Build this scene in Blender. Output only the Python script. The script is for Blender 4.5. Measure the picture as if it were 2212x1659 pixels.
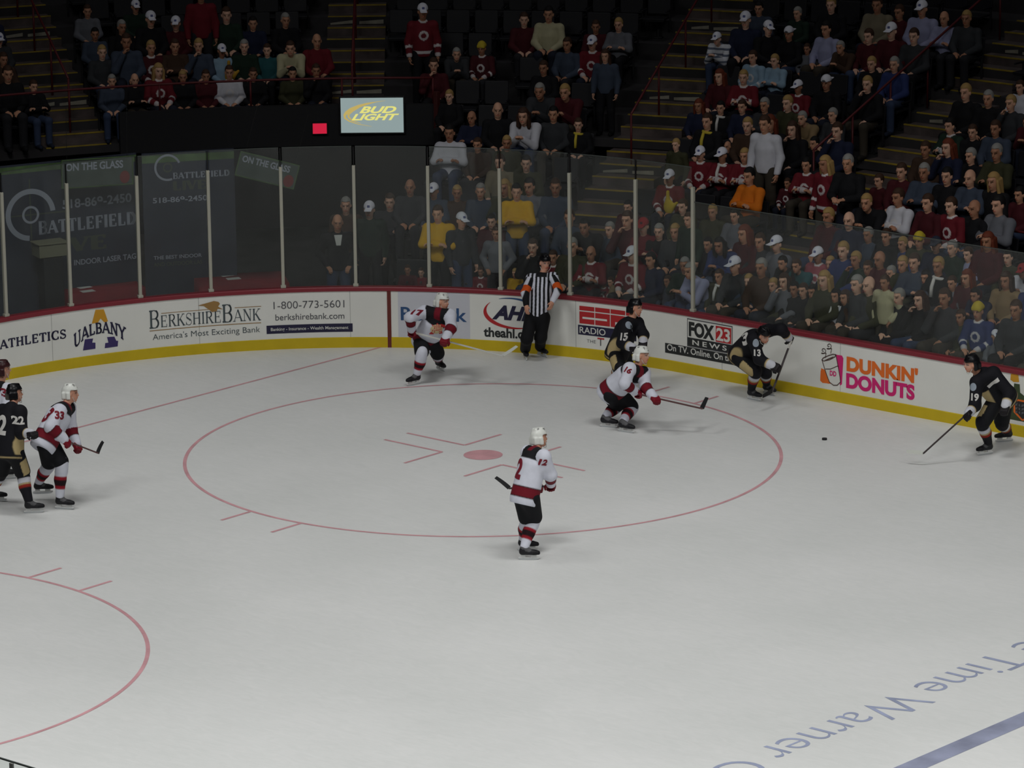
import bpy, bmesh, math, random
import numpy as np
from mathutils import Vector, Matrix
from mathutils.bvhtree import BVHTree
random.seed(7)
rng = np.random.default_rng(7)
SC = bpy.context.scene
for o in list(bpy.data.objects):
    bpy.data.objects.remove(o)

# ------------------------------------------------------------------ camera
# world axes: X runs along the rink away from the end boards, Y across the rink towards the far side boards, Z up.
# origin: the spot in the middle of the far face-off circle.
FT = .3048
IW, IH = 2212., 1659.
CAMP = np.array([40.8806044, -45.8703194, 16.2230779])
YAW, PITCH, ROLL, FPX = 2.29134719, -0.241176740, -0.0116504163, 8988.91947
def cam_axes():
    f = np.array([math.cos(PITCH)*math.cos(YAW), math.cos(PITCH)*math.sin(YAW), math.sin(PITCH)])
    r = np.cross(f, [0, 0, 1]); r /= np.linalg.norm(r)
    u = np.cross(r, f)
    return f, r*math.cos(ROLL)+u*math.sin(ROLL), -r*math.sin(ROLL)+u*math.cos(ROLL)
CF, CR, CU = cam_axes()
cam = bpy.data.objects.new('camera', bpy.data.cameras.new('camera'))
SC.collection.objects.link(cam)
cam.data.sensor_fit = 'HORIZONTAL'; cam.data.sensor_width = 36.
cam.data.lens = FPX/IW*36.; cam.data.clip_start = 1.; cam.data.clip_end = 400.
cam.matrix_world = Matrix(((CR[0], CU[0], -CF[0], CAMP[0]), (CR[1], CU[1], -CF[1], CAMP[1]),
                           (CR[2], CU[2], -CF[2], CAMP[2]), (0, 0, 0, 1)))
SC.camera = cam

# ------------------------------------------------------------------ light and exposure
SC.view_settings.view_transform = 'Standard'
SC.view_settings.look = 'None'
SC.view_settings.exposure = 0.0
SC.view_settings.gamma = 1.0
SC.view_settings.use_curve_mapping = False
W_ = bpy.data.worlds.new('arena_dark'); SC.world = W_; W_.use_nodes = True
W_.node_tree.nodes['Background'].inputs[0].default_value = (.55, .6, .75, 1)
W_.node_tree.nodes['Background'].inputs[1].default_value = .006
def area_light(name, loc, size, power, color, spread, target=None):
    l = bpy.data.lights.new(name, 'AREA'); l.shape = 'RECTANGLE'; l.size, l.size_y = size
    l.energy = power; l.color = color; l.spread = math.radians(spread)
    o = bpy.data.objects.new(name, l); SC.collection.objects.link(o); o.location = loc
    if target is not None:
        o.rotation_euler = (Vector(target)-Vector(loc)).to_track_quat('-Z', 'Y').to_euler()
    return o
# rows of metal-halide fixtures hung over the ice
LIGHT_P = 226.
for lx, ly, f_, ax_, ay_ in ((-2, -7, 1, -4.5, 6), (-2, -18, 1.5, -1, 2), (9, -3, .95, -4.5, 6), (9, -12, 1.1, -4, 5), (9, -21, 2.0, -1, 2), (20, -3, .95, -4.5, 6), (20, -12, 1.9, -2, 3),
                          (20, -21, 1.9, -1, 2), (31, -7, 1.7, -4.5, 6), (31, -18, 1.1, -4.5, 6)):
    area_light('ice_floodlight', (lx, ly, 15.5), (4.5, 2.2), LIGHT_P*f_, (1., 1., .985), 94, (lx+ax_, ly+ay_, 0))

# dim house lights high above the stands
for hx, hy, hp in ((9, 14, 26), (1.5, 15, 30), (-7, 13.5, 30), (-14.5, 8.5, 22), (-19, 0, 16)):
    area_light('house_light', (hx, hy, 17), (2.5, 2.5), hp, (.97, .98, 1.), 140)

# ------------------------------------------------------------------ helpers: pixels
def ray(px):
    px = np.asarray(px, float)
    return CF+((px[0]-IW/2)/FPX)*CR-((px[1]-IH/2)/FPX)*CU
def unproj(px, z=0.):
    d = ray(px); return CAMP+(z-CAMP[2])/d[2]*d
def proj(P):
    d = np.asarray(P, float)-CAMP; z = d@CF
    return np.array([IW/2+FPX*(d@CR)/z, IH/2-FPX*(d@CU)/z])
# the boards: end straight, quarter-round corner, side straight (plan curve, u = across = Y, v = along = X)
CV, CUU, RAD = -3*FT, -8.25*FT, 28*FT
ARC = RAD*math.pi/2
def bpt(s, d=0.):
    """point on the curve of the boards, s metres from the start of the corner, d metres behind the face"""
    if s < 0: return np.array([CV-RAD-d, CUU+s])
    if s > ARC: return np.array([CV+s-ARC, CUU+RAD+d])
    ph = math.pi/2-s/RAD
    return np.array([CV-math.sin(ph)*(RAD+d), CUU+math.cos(ph)*(RAD+d)])
def bpol(ph, r, off=0.):
    """polar point round the corner centre; ph degrees from the side straight; off = metres towards the side straight"""
    a = math.radians(ph)
    return np.array([CV-math.sin(a)*r+math.cos(a)*off, CUU+math.cos(a)*r+math.sin(a)*off])
def outside(x, y):
    dv, du = x-CV, y-CUU
    if du > 0 and dv < 0: return math.hypot(du, dv)-RAD
    return max(-dv-RAD, du-RAD)
def board_hit(px, d=0.):
    r = ray(px); lo, hi = 30., 120.
    for _ in range(50):
        m = (lo+hi)/2; P = CAMP+m*r
        if outside(P[0], P[1]) > d: hi = m
        else: lo = m
    P = CAMP+lo*r; dv, du = P[0]-CV, P[1]-CUU
    if du > 0 and dv < 0: s = (math.pi/2-math.atan2(-dv, du))*RAD
    elif du <= 0: s = du
    else: s = ARC+dv
    return s, P[2]

# ------------------------------------------------------------------ helpers: materials
MATS = {}
def _nt(name):
    m = bpy.data.materials.new(name); m.use_nodes = True
    return m, m.node_tree, m.node_tree.nodes['Principled BSDF']
def mat(name, col, rough=.6, metal=0., noise=0., nscale=8., spec=.35, emit=None, estr=0.):
    if name in MATS: return MATS[name]
    m, t, b = _nt(name)
    b.inputs['Base Color'].default_value = (*col, 1); b.inputs['Roughness'].default_value = rough
    b.inputs['Metallic'].default_value = metal; b.inputs['Specular IOR Level'].default_value = spec
    if noise > 0:
        n = t.nodes.new('ShaderNodeTexNoise'); n.inputs['Scale'].default_value = nscale; n.inputs['Detail'].default_value = 4
        c = t.nodes.new('ShaderNodeTexCoord'); t.links.new(c.outputs['Object'], n.inputs['Vector'])
        r = t.nodes.new('ShaderNodeValToRGB')
        r.color_ramp.elements[0].position = .3; r.color_ramp.elements[1].position = .7
        r.color_ramp.elements[0].color = (*[x*(1-noise) for x in col], 1)
        r.color_ramp.elements[1].color = (*[min(1, x*(1+noise)) for x in col], 1)
        t.links.new(n.outputs['Fac'], r.inputs['Fac']); t.links.new(r.outputs['Color'], b.inputs['Base Color'])
    if emit:
        b.inputs['Emission Color'].default_value = (*emit, 1); b.inputs['Emission Strength'].default_value = estr
    m.diffuse_color = (*col, 1)
    MATS[name] = m
    return m
def vcol_mat(name, rough=.75, objcol=False, trim=None):
    """colour from the mesh attribute Col; objcol: multiplied by the object's own colour; trim: Col is a mask for a trim colour"""
    if name in MATS: return MATS[name]
    m, t, b = _nt(name)
    b.inputs['Roughness'].default_value = rough; b.inputs['Specular IOR Level'].default_value = .25
    a = t.nodes.new('ShaderNodeAttribute'); a.attribute_name = 'Col'
    n = t.nodes.new('ShaderNodeTexNoise'); n.inputs['Scale'].default_value = 9; n.inputs['Detail'].default_value = 3
    c = t.nodes.new('ShaderNodeTexCoord'); t.links.new(c.outputs['Object'], n.inputs['Vector'])
    mr = t.nodes.new('ShaderNodeMapRange'); mr.inputs['To Min'].default_value = .86; mr.inputs['To Max'].default_value = 1.12
    t.links.new(n.outputs['Fac'], mr.inputs['Value'])
    src = a.outputs['Color']
    if objcol:
        oi = t.nodes.new('ShaderNodeObjectInfo')
        x = t.nodes.new('ShaderNodeMix'); x.data_type = 'RGBA'
        if trim:
            x.inputs['B'].default_value = (*trim, 1)
            t.links.new(oi.outputs['Color'], x.inputs['A'])
            sp = t.nodes.new('ShaderNodeSeparateColor'); t.links.new(a.outputs['Color'], sp.inputs['Color'])
            t.links.new(sp.outputs['Red'], x.inputs['Factor'])
        else:
            x.blend_type = 'MULTIPLY'; x.inputs['Factor'].default_value = 1
            t.links.new(oi.outputs['Color'], x.inputs['A']); t.links.new(a.outputs['Color'], x.inputs['B'])
        src = x.outputs['Result']
    y = t.nodes.new('ShaderNodeMix'); y.data_type = 'RGBA'; y.blend_type = 'MULTIPLY'; y.inputs['Factor'].default_value = 1
    t.links.new(src, y.inputs['A']); t.links.new(mr.outputs['Result'], y.inputs['B'])
    t.links.new(y.outputs['Result'], b.inputs['Base Color'])
    MATS[name] = m
    return m
def srgb(r, g, b):
    f = lambda c: (c/255/12.92 if c <= 10 else ((c/255+.055)/1.055)**2.4)
    return (f(r), f(g), f(b))

# ------------------------------------------------------------------ helpers: meshes and objects
def link(o): SC.collection.objects.link(o); return o
def mesh_np(name, V, F, mats, smooth=False, col=None, fmat=None):
    V = np.asarray(V, np.float32)
    me = bpy.data.meshes.new(name)
    if isinstance(F, np.ndarray):
        k = F.shape[1]
        me.vertices.add(len(V)); me.vertices.foreach_set('co', V.ravel())
        me.loops.add(F.size); me.loops.foreach_set('vertex_index', F.astype(np.int32).ravel())
        me.polygons.add(len(F)); me.polygons.foreach_set('loop_start', np.arange(0, F.size, k, dtype=np.int32))
        me.update(calc_edges=True); me.validate()
    else:
        me.from_pydata([tuple(map(float, v)) for v in V], [], [tuple(map(int, f)) for f in F])
        me.update()
    for m in (mats if isinstance(mats, (list, tuple)) else [mats]): me.materials.append(m)
    if fmat is not None: me.polygons.foreach_set('material_index', np.asarray(fmat, np.int32))
    if smooth: me.polygons.foreach_set('use_smooth', np.ones(len(me.polygons), bool))
    if col is not None:
        a = me.color_attributes.new('Col', 'FLOAT_COLOR', 'POINT')
        c = np.ones((len(V), 4), np.float32); c[:, :3] = col
        a.data.foreach_set('color', c.ravel())
    return me
def ob(name, me, parent=None, loc=None):
    o = link(bpy.data.objects.new(name, me))
    if parent is not None: o.parent = parent
    if loc is not None: o.location = loc
    return o
def tag(o, label=None, cat=None, group=None, kind=None):
    if label: o['label'] = label
    if cat: o['category'] = cat
    if group: o['group'] = group
    if kind: o['kind'] = kind
    return o
def empty(name, loc, label, cat, group=None, rz=0):
    o = link(bpy.data.objects.new(name, None)); o.location = loc; o.rotation_euler = (0, 0, rz)
    o.empty_display_size = .1
    return tag(o, label, cat, group)
class MB:
    """collects boxes, tubes, prisms into one mesh"""
    def __init__(s): s.V = []; s.F = []; s.M = []
    def add(s, V, F, m=0):
        n = len(s.V); s.V += [tuple(map(float, v)) for v in V]; s.F += [tuple(i+n for i in f) for f in F]; s.M += [m]*len(F)
    def box(s, c, size, R=None, m=0):
        c = np.asarray(c, float); h = np.asarray(size, float)/2
        P = np.array([(x, y, z) for x in (-1, 1) for y in (-1, 1) for z in (-1, 1)])*h
        if R is not None: P = P@np.asarray(R, float).T
        s.add(P+c, [(0, 1, 3, 2), (4, 6, 7, 5), (0, 4, 5, 1), (2, 3, 7, 6), (0, 2, 6, 4), (1, 5, 7, 3)], m)
    def bar(s, a, b, w, t, up=(0, 0, 1), m=0):
        a, b = np.asarray(a, float), np.asarray(b, float); d = b-a; L = np.linalg.norm(d); d /= L
        x = np.cross(d, up); x /= np.linalg.norm(x); y = np.cross(x, d)
        s.box((a+b)/2, (w, L, t), np.stack([x, d, y], 1), m)
    def tube(s, pts, r, n=8, m=0, cap=True):
        pts = [np.asarray(p, float) for p in pts]; rr = r if isinstance(r, (list, tuple)) else [r]*len(pts)
        V = []; F = []; x = None
        for i, p in enumerate(pts):
            d = pts[min(i+1, len(pts)-1)]-pts[max(i-1, 0)]; d /= np.linalg.norm(d)
            if x is None:
                x = np.cross(d, (0, 0, 1)); x = x if np.linalg.norm(x) > .01 else np.cross(d, (1, 0, 0))
            x = x-d*(x@d); x /= np.linalg.norm(x); y = np.cross(d, x)
            for k in range(n):
                a = 2*math.pi*k/n; V.append(p+rr[i]*(math.cos(a)*x+math.sin(a)*y))
        for i in range(len(pts)-1):
            for k in range(n):
                F.append((i*n+k, i*n+(k+1) % n, (i+1)*n+(k+1) % n, (i+1)*n+k))
        if cap: F += [tuple(range(n))[::-1], tuple((len(pts)-1)*n+k for k in range(n))]
        s.add(V, F, m)
    def grid(s, P, m=0, closed=False):
        """P[i][j] -> quads"""
        n, k = len(P), len(P[0]); V = [p for r_ in P for p in r_]; F = []
        for i in range(n-1):
            for j in range(k-1): F.append((i*k+j, i*k+j+1, (i+1)*k+j+1, (i+1)*k+j))
        s.add(V, F, m)
    def build(s, name, mats, parent=None, smooth=False, loc=None, bevel=0.):
        me = mesh_np(name, s.V, s.F, mats, smooth, fmat=s.M)
        bm = bmesh.new(); bm.from_mesh(me); bmesh.ops.recalc_face_normals(bm, faces=bm.faces)
        if bevel > 0: bmesh.ops.bevel(bm, geom=bm.edges[:], offset=bevel, segments=2, affect='EDGES', profile=.5)
        bm.to_mesh(me); bm.free()
        return ob(name, me, parent, loc)

# ------------------------------------------------------------------ lettering
def text_mesh(body, bold=0., shear=0., space=1.):
    cu = bpy.data.curves.new('lettering', 'FONT'); cu.body = body; cu.offset = bold; cu.shear = shear; cu.space_character = space
    cu.fill_mode = 'FRONT'; cu.resolution_u = 6
    o = link(bpy.data.objects.new('lettering', cu))
    bpy.context.view_layer.update()
    dg = bpy.context.evaluated_depsgraph_get()
    me = bpy.data.meshes.new_from_object(o.evaluated_get(dg))
    V = np.array([v.co[:2] for v in me.vertices]).reshape(-1, 2); F = [tuple(p.vertices) for p in me.polygons]
    bpy.data.objects.remove(o); bpy.data.meshes.remove(me); bpy.data.curves.remove(cu)
    return V, F
def stroke(pts, w):
    """polyline to flat quads"""
    V = []; F = []
    for i in range(len(pts)-1):
        a, b = np.array(pts[i], float), np.array(pts[i+1], float); d = b-a; L = np.hypot(*d)
        if L < 1e-9: continue
        d /= L; n = np.array([-d[1], d[0]])*w/2; e = d*w*.25 if len(pts) > 2 else d*0
        k = len(V); V += [a-e+n, a-e-n, b+e-n, b+e+n]; F.append((k, k+1, k+2, k+3))
    return V, F
def arc(cx, cy, rx, ry, a0, a1, n=14):
    return [(cx+rx*math.cos(math.radians(a0+(a1-a0)*i/n)), cy+ry*math.sin(math.radians(a0+(a1-a0)*i/n))) for i in range(n+1)]
def serif_text(body, T=.17, t=.075, sl=.09, small=None, gap=.1):
    """serif capitals drawn from strokes; small: scale of all but the capitals marked by upper case"""
    V = []; F = []; x0 = 0.
    for ch in body:
        if ch == ' ': x0 += .4; continue
        k = 1. if (small is None or ch.isupper()) else small
        c = ch.upper(); S = []; P = []; w = .7
        v = lambda x, q=T: P.append(([(x, 0), (x, 1)], q))
        if c == 'A': P += [([(.04, 0), (.38, 1)], t), ([(.38, 1), (.72, 0)], T), ([(.16, .32), (.58, .32)], t)]; S = [(.04, 0), (.72, 0)]; w = .78
        elif c == 'B': v(.14); P += [([(.05, 1), (.34, 1)]+arc(.34, .76, .22, .24, 90, -90), t), (arc(.36, .76, .2, .24, 60, -60), T*.8), ([(.14, .52), (.36, .52)]+arc(.36, .26, .25, .26, 90, -90)+[(.05, 0)], t), (arc(.37, .26, .22, .26, 60, -60), T*.8)]; w = .66; S = [(.14, 0), (.14, 1)]
        elif c == 'C': P += [(arc(.42, .5, .36, .5, 48, 312), t), (arc(.42, .5, .33, .5, 120, 240), T), ([(.66, .68), (.66, 1)], t), ([(.66, .0), (.66, .3)], t)]; w = .74
        elif c == 'E': v(.14); P += [([(.05, .97), (.58, .97)], t), ([(.56, 1), (.56, .76)], t), ([(.14, .52), (.46, .52)], t), ([(.45, .42), (.45, .62)], t), ([(.05, .035), (.6, .035)], t), ([(.58, 0), (.58, .26)], t)]; w = .66
        elif c == 'F': v(.14); P += [([(.05, .97), (.58, .97)], t), ([(.56, 1), (.56, .74)], t), ([(.14, .5), (.46, .5)], t), ([(.45, .4), (.45, .6)], t)]; S = [(.14, 0)]; w = .62
        elif c == 'D': v(.14); P += [([(.05, .97), (.34, .97)]+arc(.32, .5, .36, .47, 90, -90)+[(.05, .03)], t), (arc(.32, .5, .34, .47, 62, -62), T)]; w = .76
        elif c == 'V': P += [([(.04, 1), (.36, 0)], T), ([(.68, 1), (.36, 0)], t)]; S = [(.04, 1), (.68, 1)]; w = .72
        elif c == 'H': v(.14); v(.62); P += [([(.14, .52), (.62, .52)], t)]; S = [(.14, 0), (.14, 1), (.62, 0), (.62, 1)]; w = .76
        elif c == 'I': v(.14); S = [(.14, 0), (.14, 1)]; w = .28
        elif c == 'K': v(.14); P += [([(.16, .4), (.6, 1)], t), ([(.3, .58), (.66, 0)], T)]; S = [(.14, 0), (.14, 1), (.6, 1), (.66, 0)]; w = .74
        elif c == 'L': v(.14); P += [([(.05, .035), (.58, .035)], t), ([(.56, 0), (.56, .28)], t)]; S = [(.14, 1)]; w = .62
        elif c == 'N': v(.12, t); v(.66, t); P += [([(.12, 1), (.66, 0)], T)]; S = [(.12, 0), (.12, 1), (.66, 1)]; w = .78
        elif c == 'R': v(.14); P += [([(.05, 1), (.34, 1)]+arc(.36, .76, .2, .24, 90, -90)+[(.14, .52)], t), (arc(.36, .76, .2, .24, 60, -60), T*.8), ([(.34, .52), (.64, 0)], T)]; S = [(.14, 0), (.14, 1), (.66, 0)]; w = .72
        elif c == 'S': P += [(arc(.3, .75, .22, .25, 30, 270)+arc(.3, .26, .24, .26, 90, -150), t), ([(.14, .66), (.46, .36)], T*.9), ([(.5, .74), (.5, 1)], t), ([(.06, .0), (.06, .28)], t)]; w = .58
        elif c == 'T': v(.34); P += [([(.02, .97), (.66, .97)], t), ([(.03, 1), (.03, .74)], t), ([(.65, 1), (.65, .74)], t)]; S = [(.34, 0)]; w = .68
        elif c == 'U': P += [([(.12, 1)]+[(.12, .3)]+arc(.38, .3, .26, .3, 180, 360)+[(.64, 1)], t), ([(.13, 1), (.13, .22)], T)]; S = [(.12, 1), (.64, 1)]; w = .76
        elif c == 'Y': P += [([(.04, 1), (.36, .48)], T), ([(.68, 1), (.36, .48)], t), ([(.36, .5), (.36, 0)], T)]; S = [(.04, 1), (.68, 1), (.36, 0)]; w = .72
        for x, y in S: P.append(([(x-sl-T*.35, abs(y-.03)), (x+sl+T*.35, abs(y-.03))], .06 if t < .1 else .12))
        for pts, q in P:
            a, f = stroke(pts, q); n = len(V)
            V += [((p[0]*k)+x0, p[1]*k) for p in a]; F += [tuple(i+n for i in g) for g in f]
        x0 += (w+gap)*k
    return np.array(V), F
def fit(VF, w, h=None):
    """scale the outline so that it starts at x=0, sits on y=0 and is w wide (h high)"""
    V, F = VF; V = V.copy(); V[:, 0] -= V[:, 0].min(); s = w/V[:, 0].max(); V[:, 0] *= s
    b = V[:, 1].min() if h else 0.
    if h: V[:, 1] -= V[:, 1].min(); V[:, 1] *= h/V[:, 1].max()
    else: V[:, 1] *= s
    return V, F

# ------------------------------------------------------------------ smooth solids: rounded cones and ellipsoids blended, then meshed
def N(v): v = np.asarray(v, float); return v/max(1e-9, np.linalg.norm(v))
def cone(a, b, ra, rb, flat=None, tag=0, k=None):
    return dict(t='c', a=np.asarray(a, float), b=np.asarray(b, float), ra=ra, rb=rb, flat=flat, tag=tag, k=k)
def ell(c, r, R=None, tag=0, op='add', k=None):
    return dict(t='e', c=np.asarray(c, float), r=np.asarray(r, float), R=np.eye(3) if R is None else np.asarray(R, float), tag=tag, op=op, k=k)
def rbox(c, h, rad, R=None, tag=0, op='add', k=None):
    return dict(t='b', c=np.asarray(c, float), h=np.asarray(h, float), rad=rad, R=np.eye(3) if R is None else np.asarray(R, float), tag=tag, op=op, k=k)
def cut(p, n): return dict(t='p', c=np.asarray(p, float), n=N(n), op='cut')
def pdist(q, P):
    if q['t'] == 'c':
        ab = q['b']-q['a']; L2 = max(ab@ab, 1e-9); d = P-q['a']
        t = np.clip((d@ab)/L2, 0, 1); off = d-t[..., None]*ab
        if q['flat'] is not None:
            n, fac = q['flat']; c = off@n; off = off+(c*(1/fac-1))[..., None]*n
        return np.sqrt((off*off).sum(-1))-(q['ra']+(q['rb']-q['ra'])*t)
    if q['t'] == 'e':
        d = ((P-q['c'])@q['R'])/q['r']; return (np.sqrt((d*d).sum(-1))-1)*q['r'].min()
    if q['t'] == 'b':
        d = np.abs((P-q['c'])@q['R'])-q['h']
        return np.sqrt((np.maximum(d, 0)**2).sum(-1))+np.minimum(d.max(-1), 0)-q['rad']
    return (P-q['c'])@q['n']
def pbox(q):
    if q['t'] == 'c':
        r = max(q['ra'], q['rb']); return np.minimum(q['a'], q['b'])-r, np.maximum(q['a'], q['b'])+r
    m = q['r'].max() if q['t'] == 'e' else np.linalg.norm(q['h'])+q['rad']
    return q['c']-m, q['c']+m
def solid(prims, h=.015, k=.04):
    adds = [q for q in prims if q.get('op', 'add') == 'add']
    lo = np.min([pbox(q)[0] for q in adds], 0)-3*h; hi = np.max([pbox(q)[1] for q in adds], 0)+3*h
    n = np.ceil((hi-lo)/h).astype(int)+1
    D = np.full(n, 9., np.float32)
    ax = [lo[i]+h*np.arange(n[i]) for i in range(3)]
    for q in prims:
        op = q.get('op', 'add'); kk = q.get('k') or k
        if op == 'cut': sl = (slice(None),)*3
        else:
            a, b = pbox(q); m = kk+2*h
            i0 = np.clip(np.floor((a-m-lo)/h).astype(int), 0, n-1); i1 = np.clip(np.ceil((b+m-lo)/h).astype(int)+1, 1, n)
            sl = tuple(slice(i0[i], i1[i]) for i in range(3))
        X, Y, Z = np.meshgrid(ax[0][sl[0]], ax[1][sl[1]], ax[2][sl[2]], indexing='ij')
        d = pdist(q, np.stack([X, Y, Z], -1)); S = D[sl]
        if op == 'add':
            hh = np.maximum(kk-np.abs(S-d), 0)/kk; D[sl] = np.minimum(S, d)-hh*hh*kk*.25
        elif op == 'sub': D[sl] = np.maximum(S, -d)
        else: D[sl] = np.maximum(S, d)
    return surfnet(D, lo, h)
_EDG = [(0, 1), (0, 2), (0, 4), (1, 3), (1, 5), (2, 3), (2, 6), (3, 7), (4, 5), (4, 6), (5, 7), (6, 7)]
def surfnet(D, lo, h):
    D = np.where(D == 0, 1e-6, D); nx, ny, nz = D.shape; ins = D < 0
    c = np.zeros((nx-1, ny-1, nz-1), np.uint8)
    offs = [(i >> 2 & 1, i >> 1 & 1, i & 1) for i in range(8)]
    for o in offs: c += ins[o[0]:nx-1+o[0], o[1]:ny-1+o[1], o[2]:nz-1+o[2]]
    I = np.argwhere((c > 0) & (c < 8)); idx = np.full(c.shape, -1, np.int64); idx[tuple(I.T)] = np.arange(len(I))
    vals = np.stack([D[I[:, 0]+o[0], I[:, 1]+o[1], I[:, 2]+o[2]] for o in offs], 1)
    O = np.array(offs, float); acc = np.zeros((len(I), 3)); cnt = np.zeros(len(I))
    for a, b in _EDG:
        va, vb = vals[:, a], vals[:, b]; m = (va < 0) != (vb < 0); t = np.where(m, va/np.where(m, va-vb, 1), 0)
        p = O[a]+t[:, None]*(O[b]-O[a]); acc += p*m[:, None]; cnt += m
    V = lo+h*(I+acc/cnt[:, None])
    Fs = []
    for axn in range(3):
        s0 = [slice(None)]*3; s1 = [slice(None)]*3; s0[axn] = slice(0, -1); s1[axn] = slice(1, None)
        x = ins[tuple(s0)] != ins[tuple(s1)]; E_ = np.argwhere(x)
        u, w = (axn+1) % 3, (axn+2) % 3
        E_ = E_[(E_[:, u] > 0) & (E_[:, w] > 0) & (E_[:, u] < D.shape[u]-1) & (E_[:, w] < D.shape[w]-1)]
        q = []
        for du, dw in ((1, 1), (0, 1), (0, 0), (1, 0)):
            e = E_.copy(); e[:, u] -= du; e[:, w] -= dw; q.append(idx[e[:, 0], e[:, 1], e[:, 2]])
        F = np.stack(q, 1); fl = ins[tuple(E_.T)]
        F[~fl] = F[~fl][:, ::-1]; Fs.append(F)
    F = np.concatenate(Fs); F = F[(F >= 0).all(1)]
    return V, F
def which(prims, V):
    """for every vertex: the tag of the closest prim and the place (0..1) along it"""
    best = np.full(len(V), 9e9); tg = np.zeros(len(V), int); tt = np.zeros(len(V))
    for q in prims:
        if q.get('op', 'add') != 'add': continue
        d = pdist(q, V); m = d < best; best[m] = d[m]; tg[m] = q['tag']
        if q['t'] == 'c':
            ab = q['b']-q['a']; t = ((V-q['a'])@ab)/max(ab@ab, 1e-9); tt[m] = t[m]
    return tg, tt

# ------------------------------------------------------------------ people
def head_prims(c, f, up, tag=9, s=1.):
    """skull, jaw, nose, brow, ears, lips round the head centre c; f looks forward"""
    f = N(f); r = N(np.cross(f, up)); u = np.cross(r, f); R = np.stack([r, f, u], 1)
    P = lambda x, y, z: c+s*(r*x+f*y+u*z)
    S = lambda *a: tuple(s*q for q in a)
    return [ell(P(0, -.01, .025), S(.077, .097, .105), R, tag), ell(P(0, .022, -.055), S(.058, .066, .068), R, tag),
            ell(P(0, .055, -.1), S(.03, .03, .024), R, tag, k=.02),
            cone(P(0, .092, .004), P(0, .105, -.030), .010*s, .0155*s, tag=tag, k=.012),
            cone(P(-.04, .084, .034), P(.04, .084, .034), .014*s, .014*s, tag=tag, k=.015),
            ell(P(-.082, -.005, -.012), S(.013, .026, .034), R, tag, k=.012), ell(P(.082, -.005, -.012), S(.013, .026, .034), R, tag, k=.012),
            dict(ell(P(-.033, .104, .009), S(.018, .014, .010), R, tag), op='sub'), dict(ell(P(.033, .104, .009), S(.018, .014, .010), R, tag), op='sub'),
            ell(P(0, .087, -.066), S(.027, .016, .012), R, tag, k=.01)]
def head_colour(V, c, f, up, skin, s=1.):
    f = N(f); r = N(np.cross(f, up)); u = np.cross(r, f)
    q = ((V-c)@np.stack([r, f, u], 1))/s
    col = np.tile(np.array(skin), (len(V), 1))
    front = q[:, 1] > .05
    eye = front & (np.abs(np.abs(q[:, 0])-.033) < .016) & (np.abs(q[:, 2]-.009) < .009)
    brow = front & (np.abs(np.abs(q[:, 0])-.035) < .024) & (np.abs(q[:, 2]-.037) < .007)
    lips = front & (np.abs(q[:, 0]) < .026) & (np.abs(q[:, 2]+.066) < .010)
    col[brow] *= .35; col[eye] *= .15; col[lips] *= np.array([.9, .5, .5])
    return col
def hand_prims(w, a, n, side, tag=8, curl=1., s=1.):
    """palm, four unequal fingers with bends, thumb from the side of the palm. w wrist, a along the forearm, n palm normal, side towards the thumb"""
    a = N(a); n = N(n-a*(n@a)); b = N(side-a*(side@a)-n*(side@n))
    P = [cone(w, w+a*.03*s, .030*s, .033*s, tag=tag), rbox(w+a*.055*s, np.array([.030, .034, .004])*s, .012*s, np.stack([b, a, n], 1), tag)]
    for i, L in enumerate((.072, .080, .075, .058)):
        r0 = w+a*.09*s+b*(.030-.020*i)*s
        c1, c2, c3 = .35*curl, 1.0*curl, 1.5*curl
        d = lambda th: a*math.cos(th)+n*math.sin(th)
        p1 = r0+d(c1)*L*.45*s; p2 = p1+d(c2)*L*.32*s; p3 = p2+d(c3)*L*.25*s
        P += [cone(r0, p1, .0095*s, .0088*s, tag=tag, k=.006), cone(p1, p2, .0088*s, .008*s, tag=tag, k=.006), cone(p2, p3, .008*s, .007*s, tag=tag, k=.006)]
    t0 = w+a*.035*s+b*.03*s; t1 = t0+(a*.6+b*.75+n*.2)*.038*s; t2 = t1+(a*.85+n*.5*curl+b*.1)*.032*s
    P += [cone(t0, t1, .013*s, .011*s, tag=tag, k=.01), cone(t1, t2, .011*s, .008*s, tag=tag, k=.006)]
    return P
M_SKIN = vcol_mat('skin_and_body', .6)
M_CLOTH = vcol_mat('team_cloth', .8)
M_GEAR = vcol_mat('glove_and_boot_leather', .55)
M_SHELL = vcol_mat('helmet_shell', .3)
M_STEEL = mat('skate_steel', (.6, .62, .64), .25, 1.)
M_HOLDER = mat('skate_holder_white', (.72, .73, .72), .45)
M_VISOR = None
SKIN = srgb(205, 150, 125)

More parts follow.
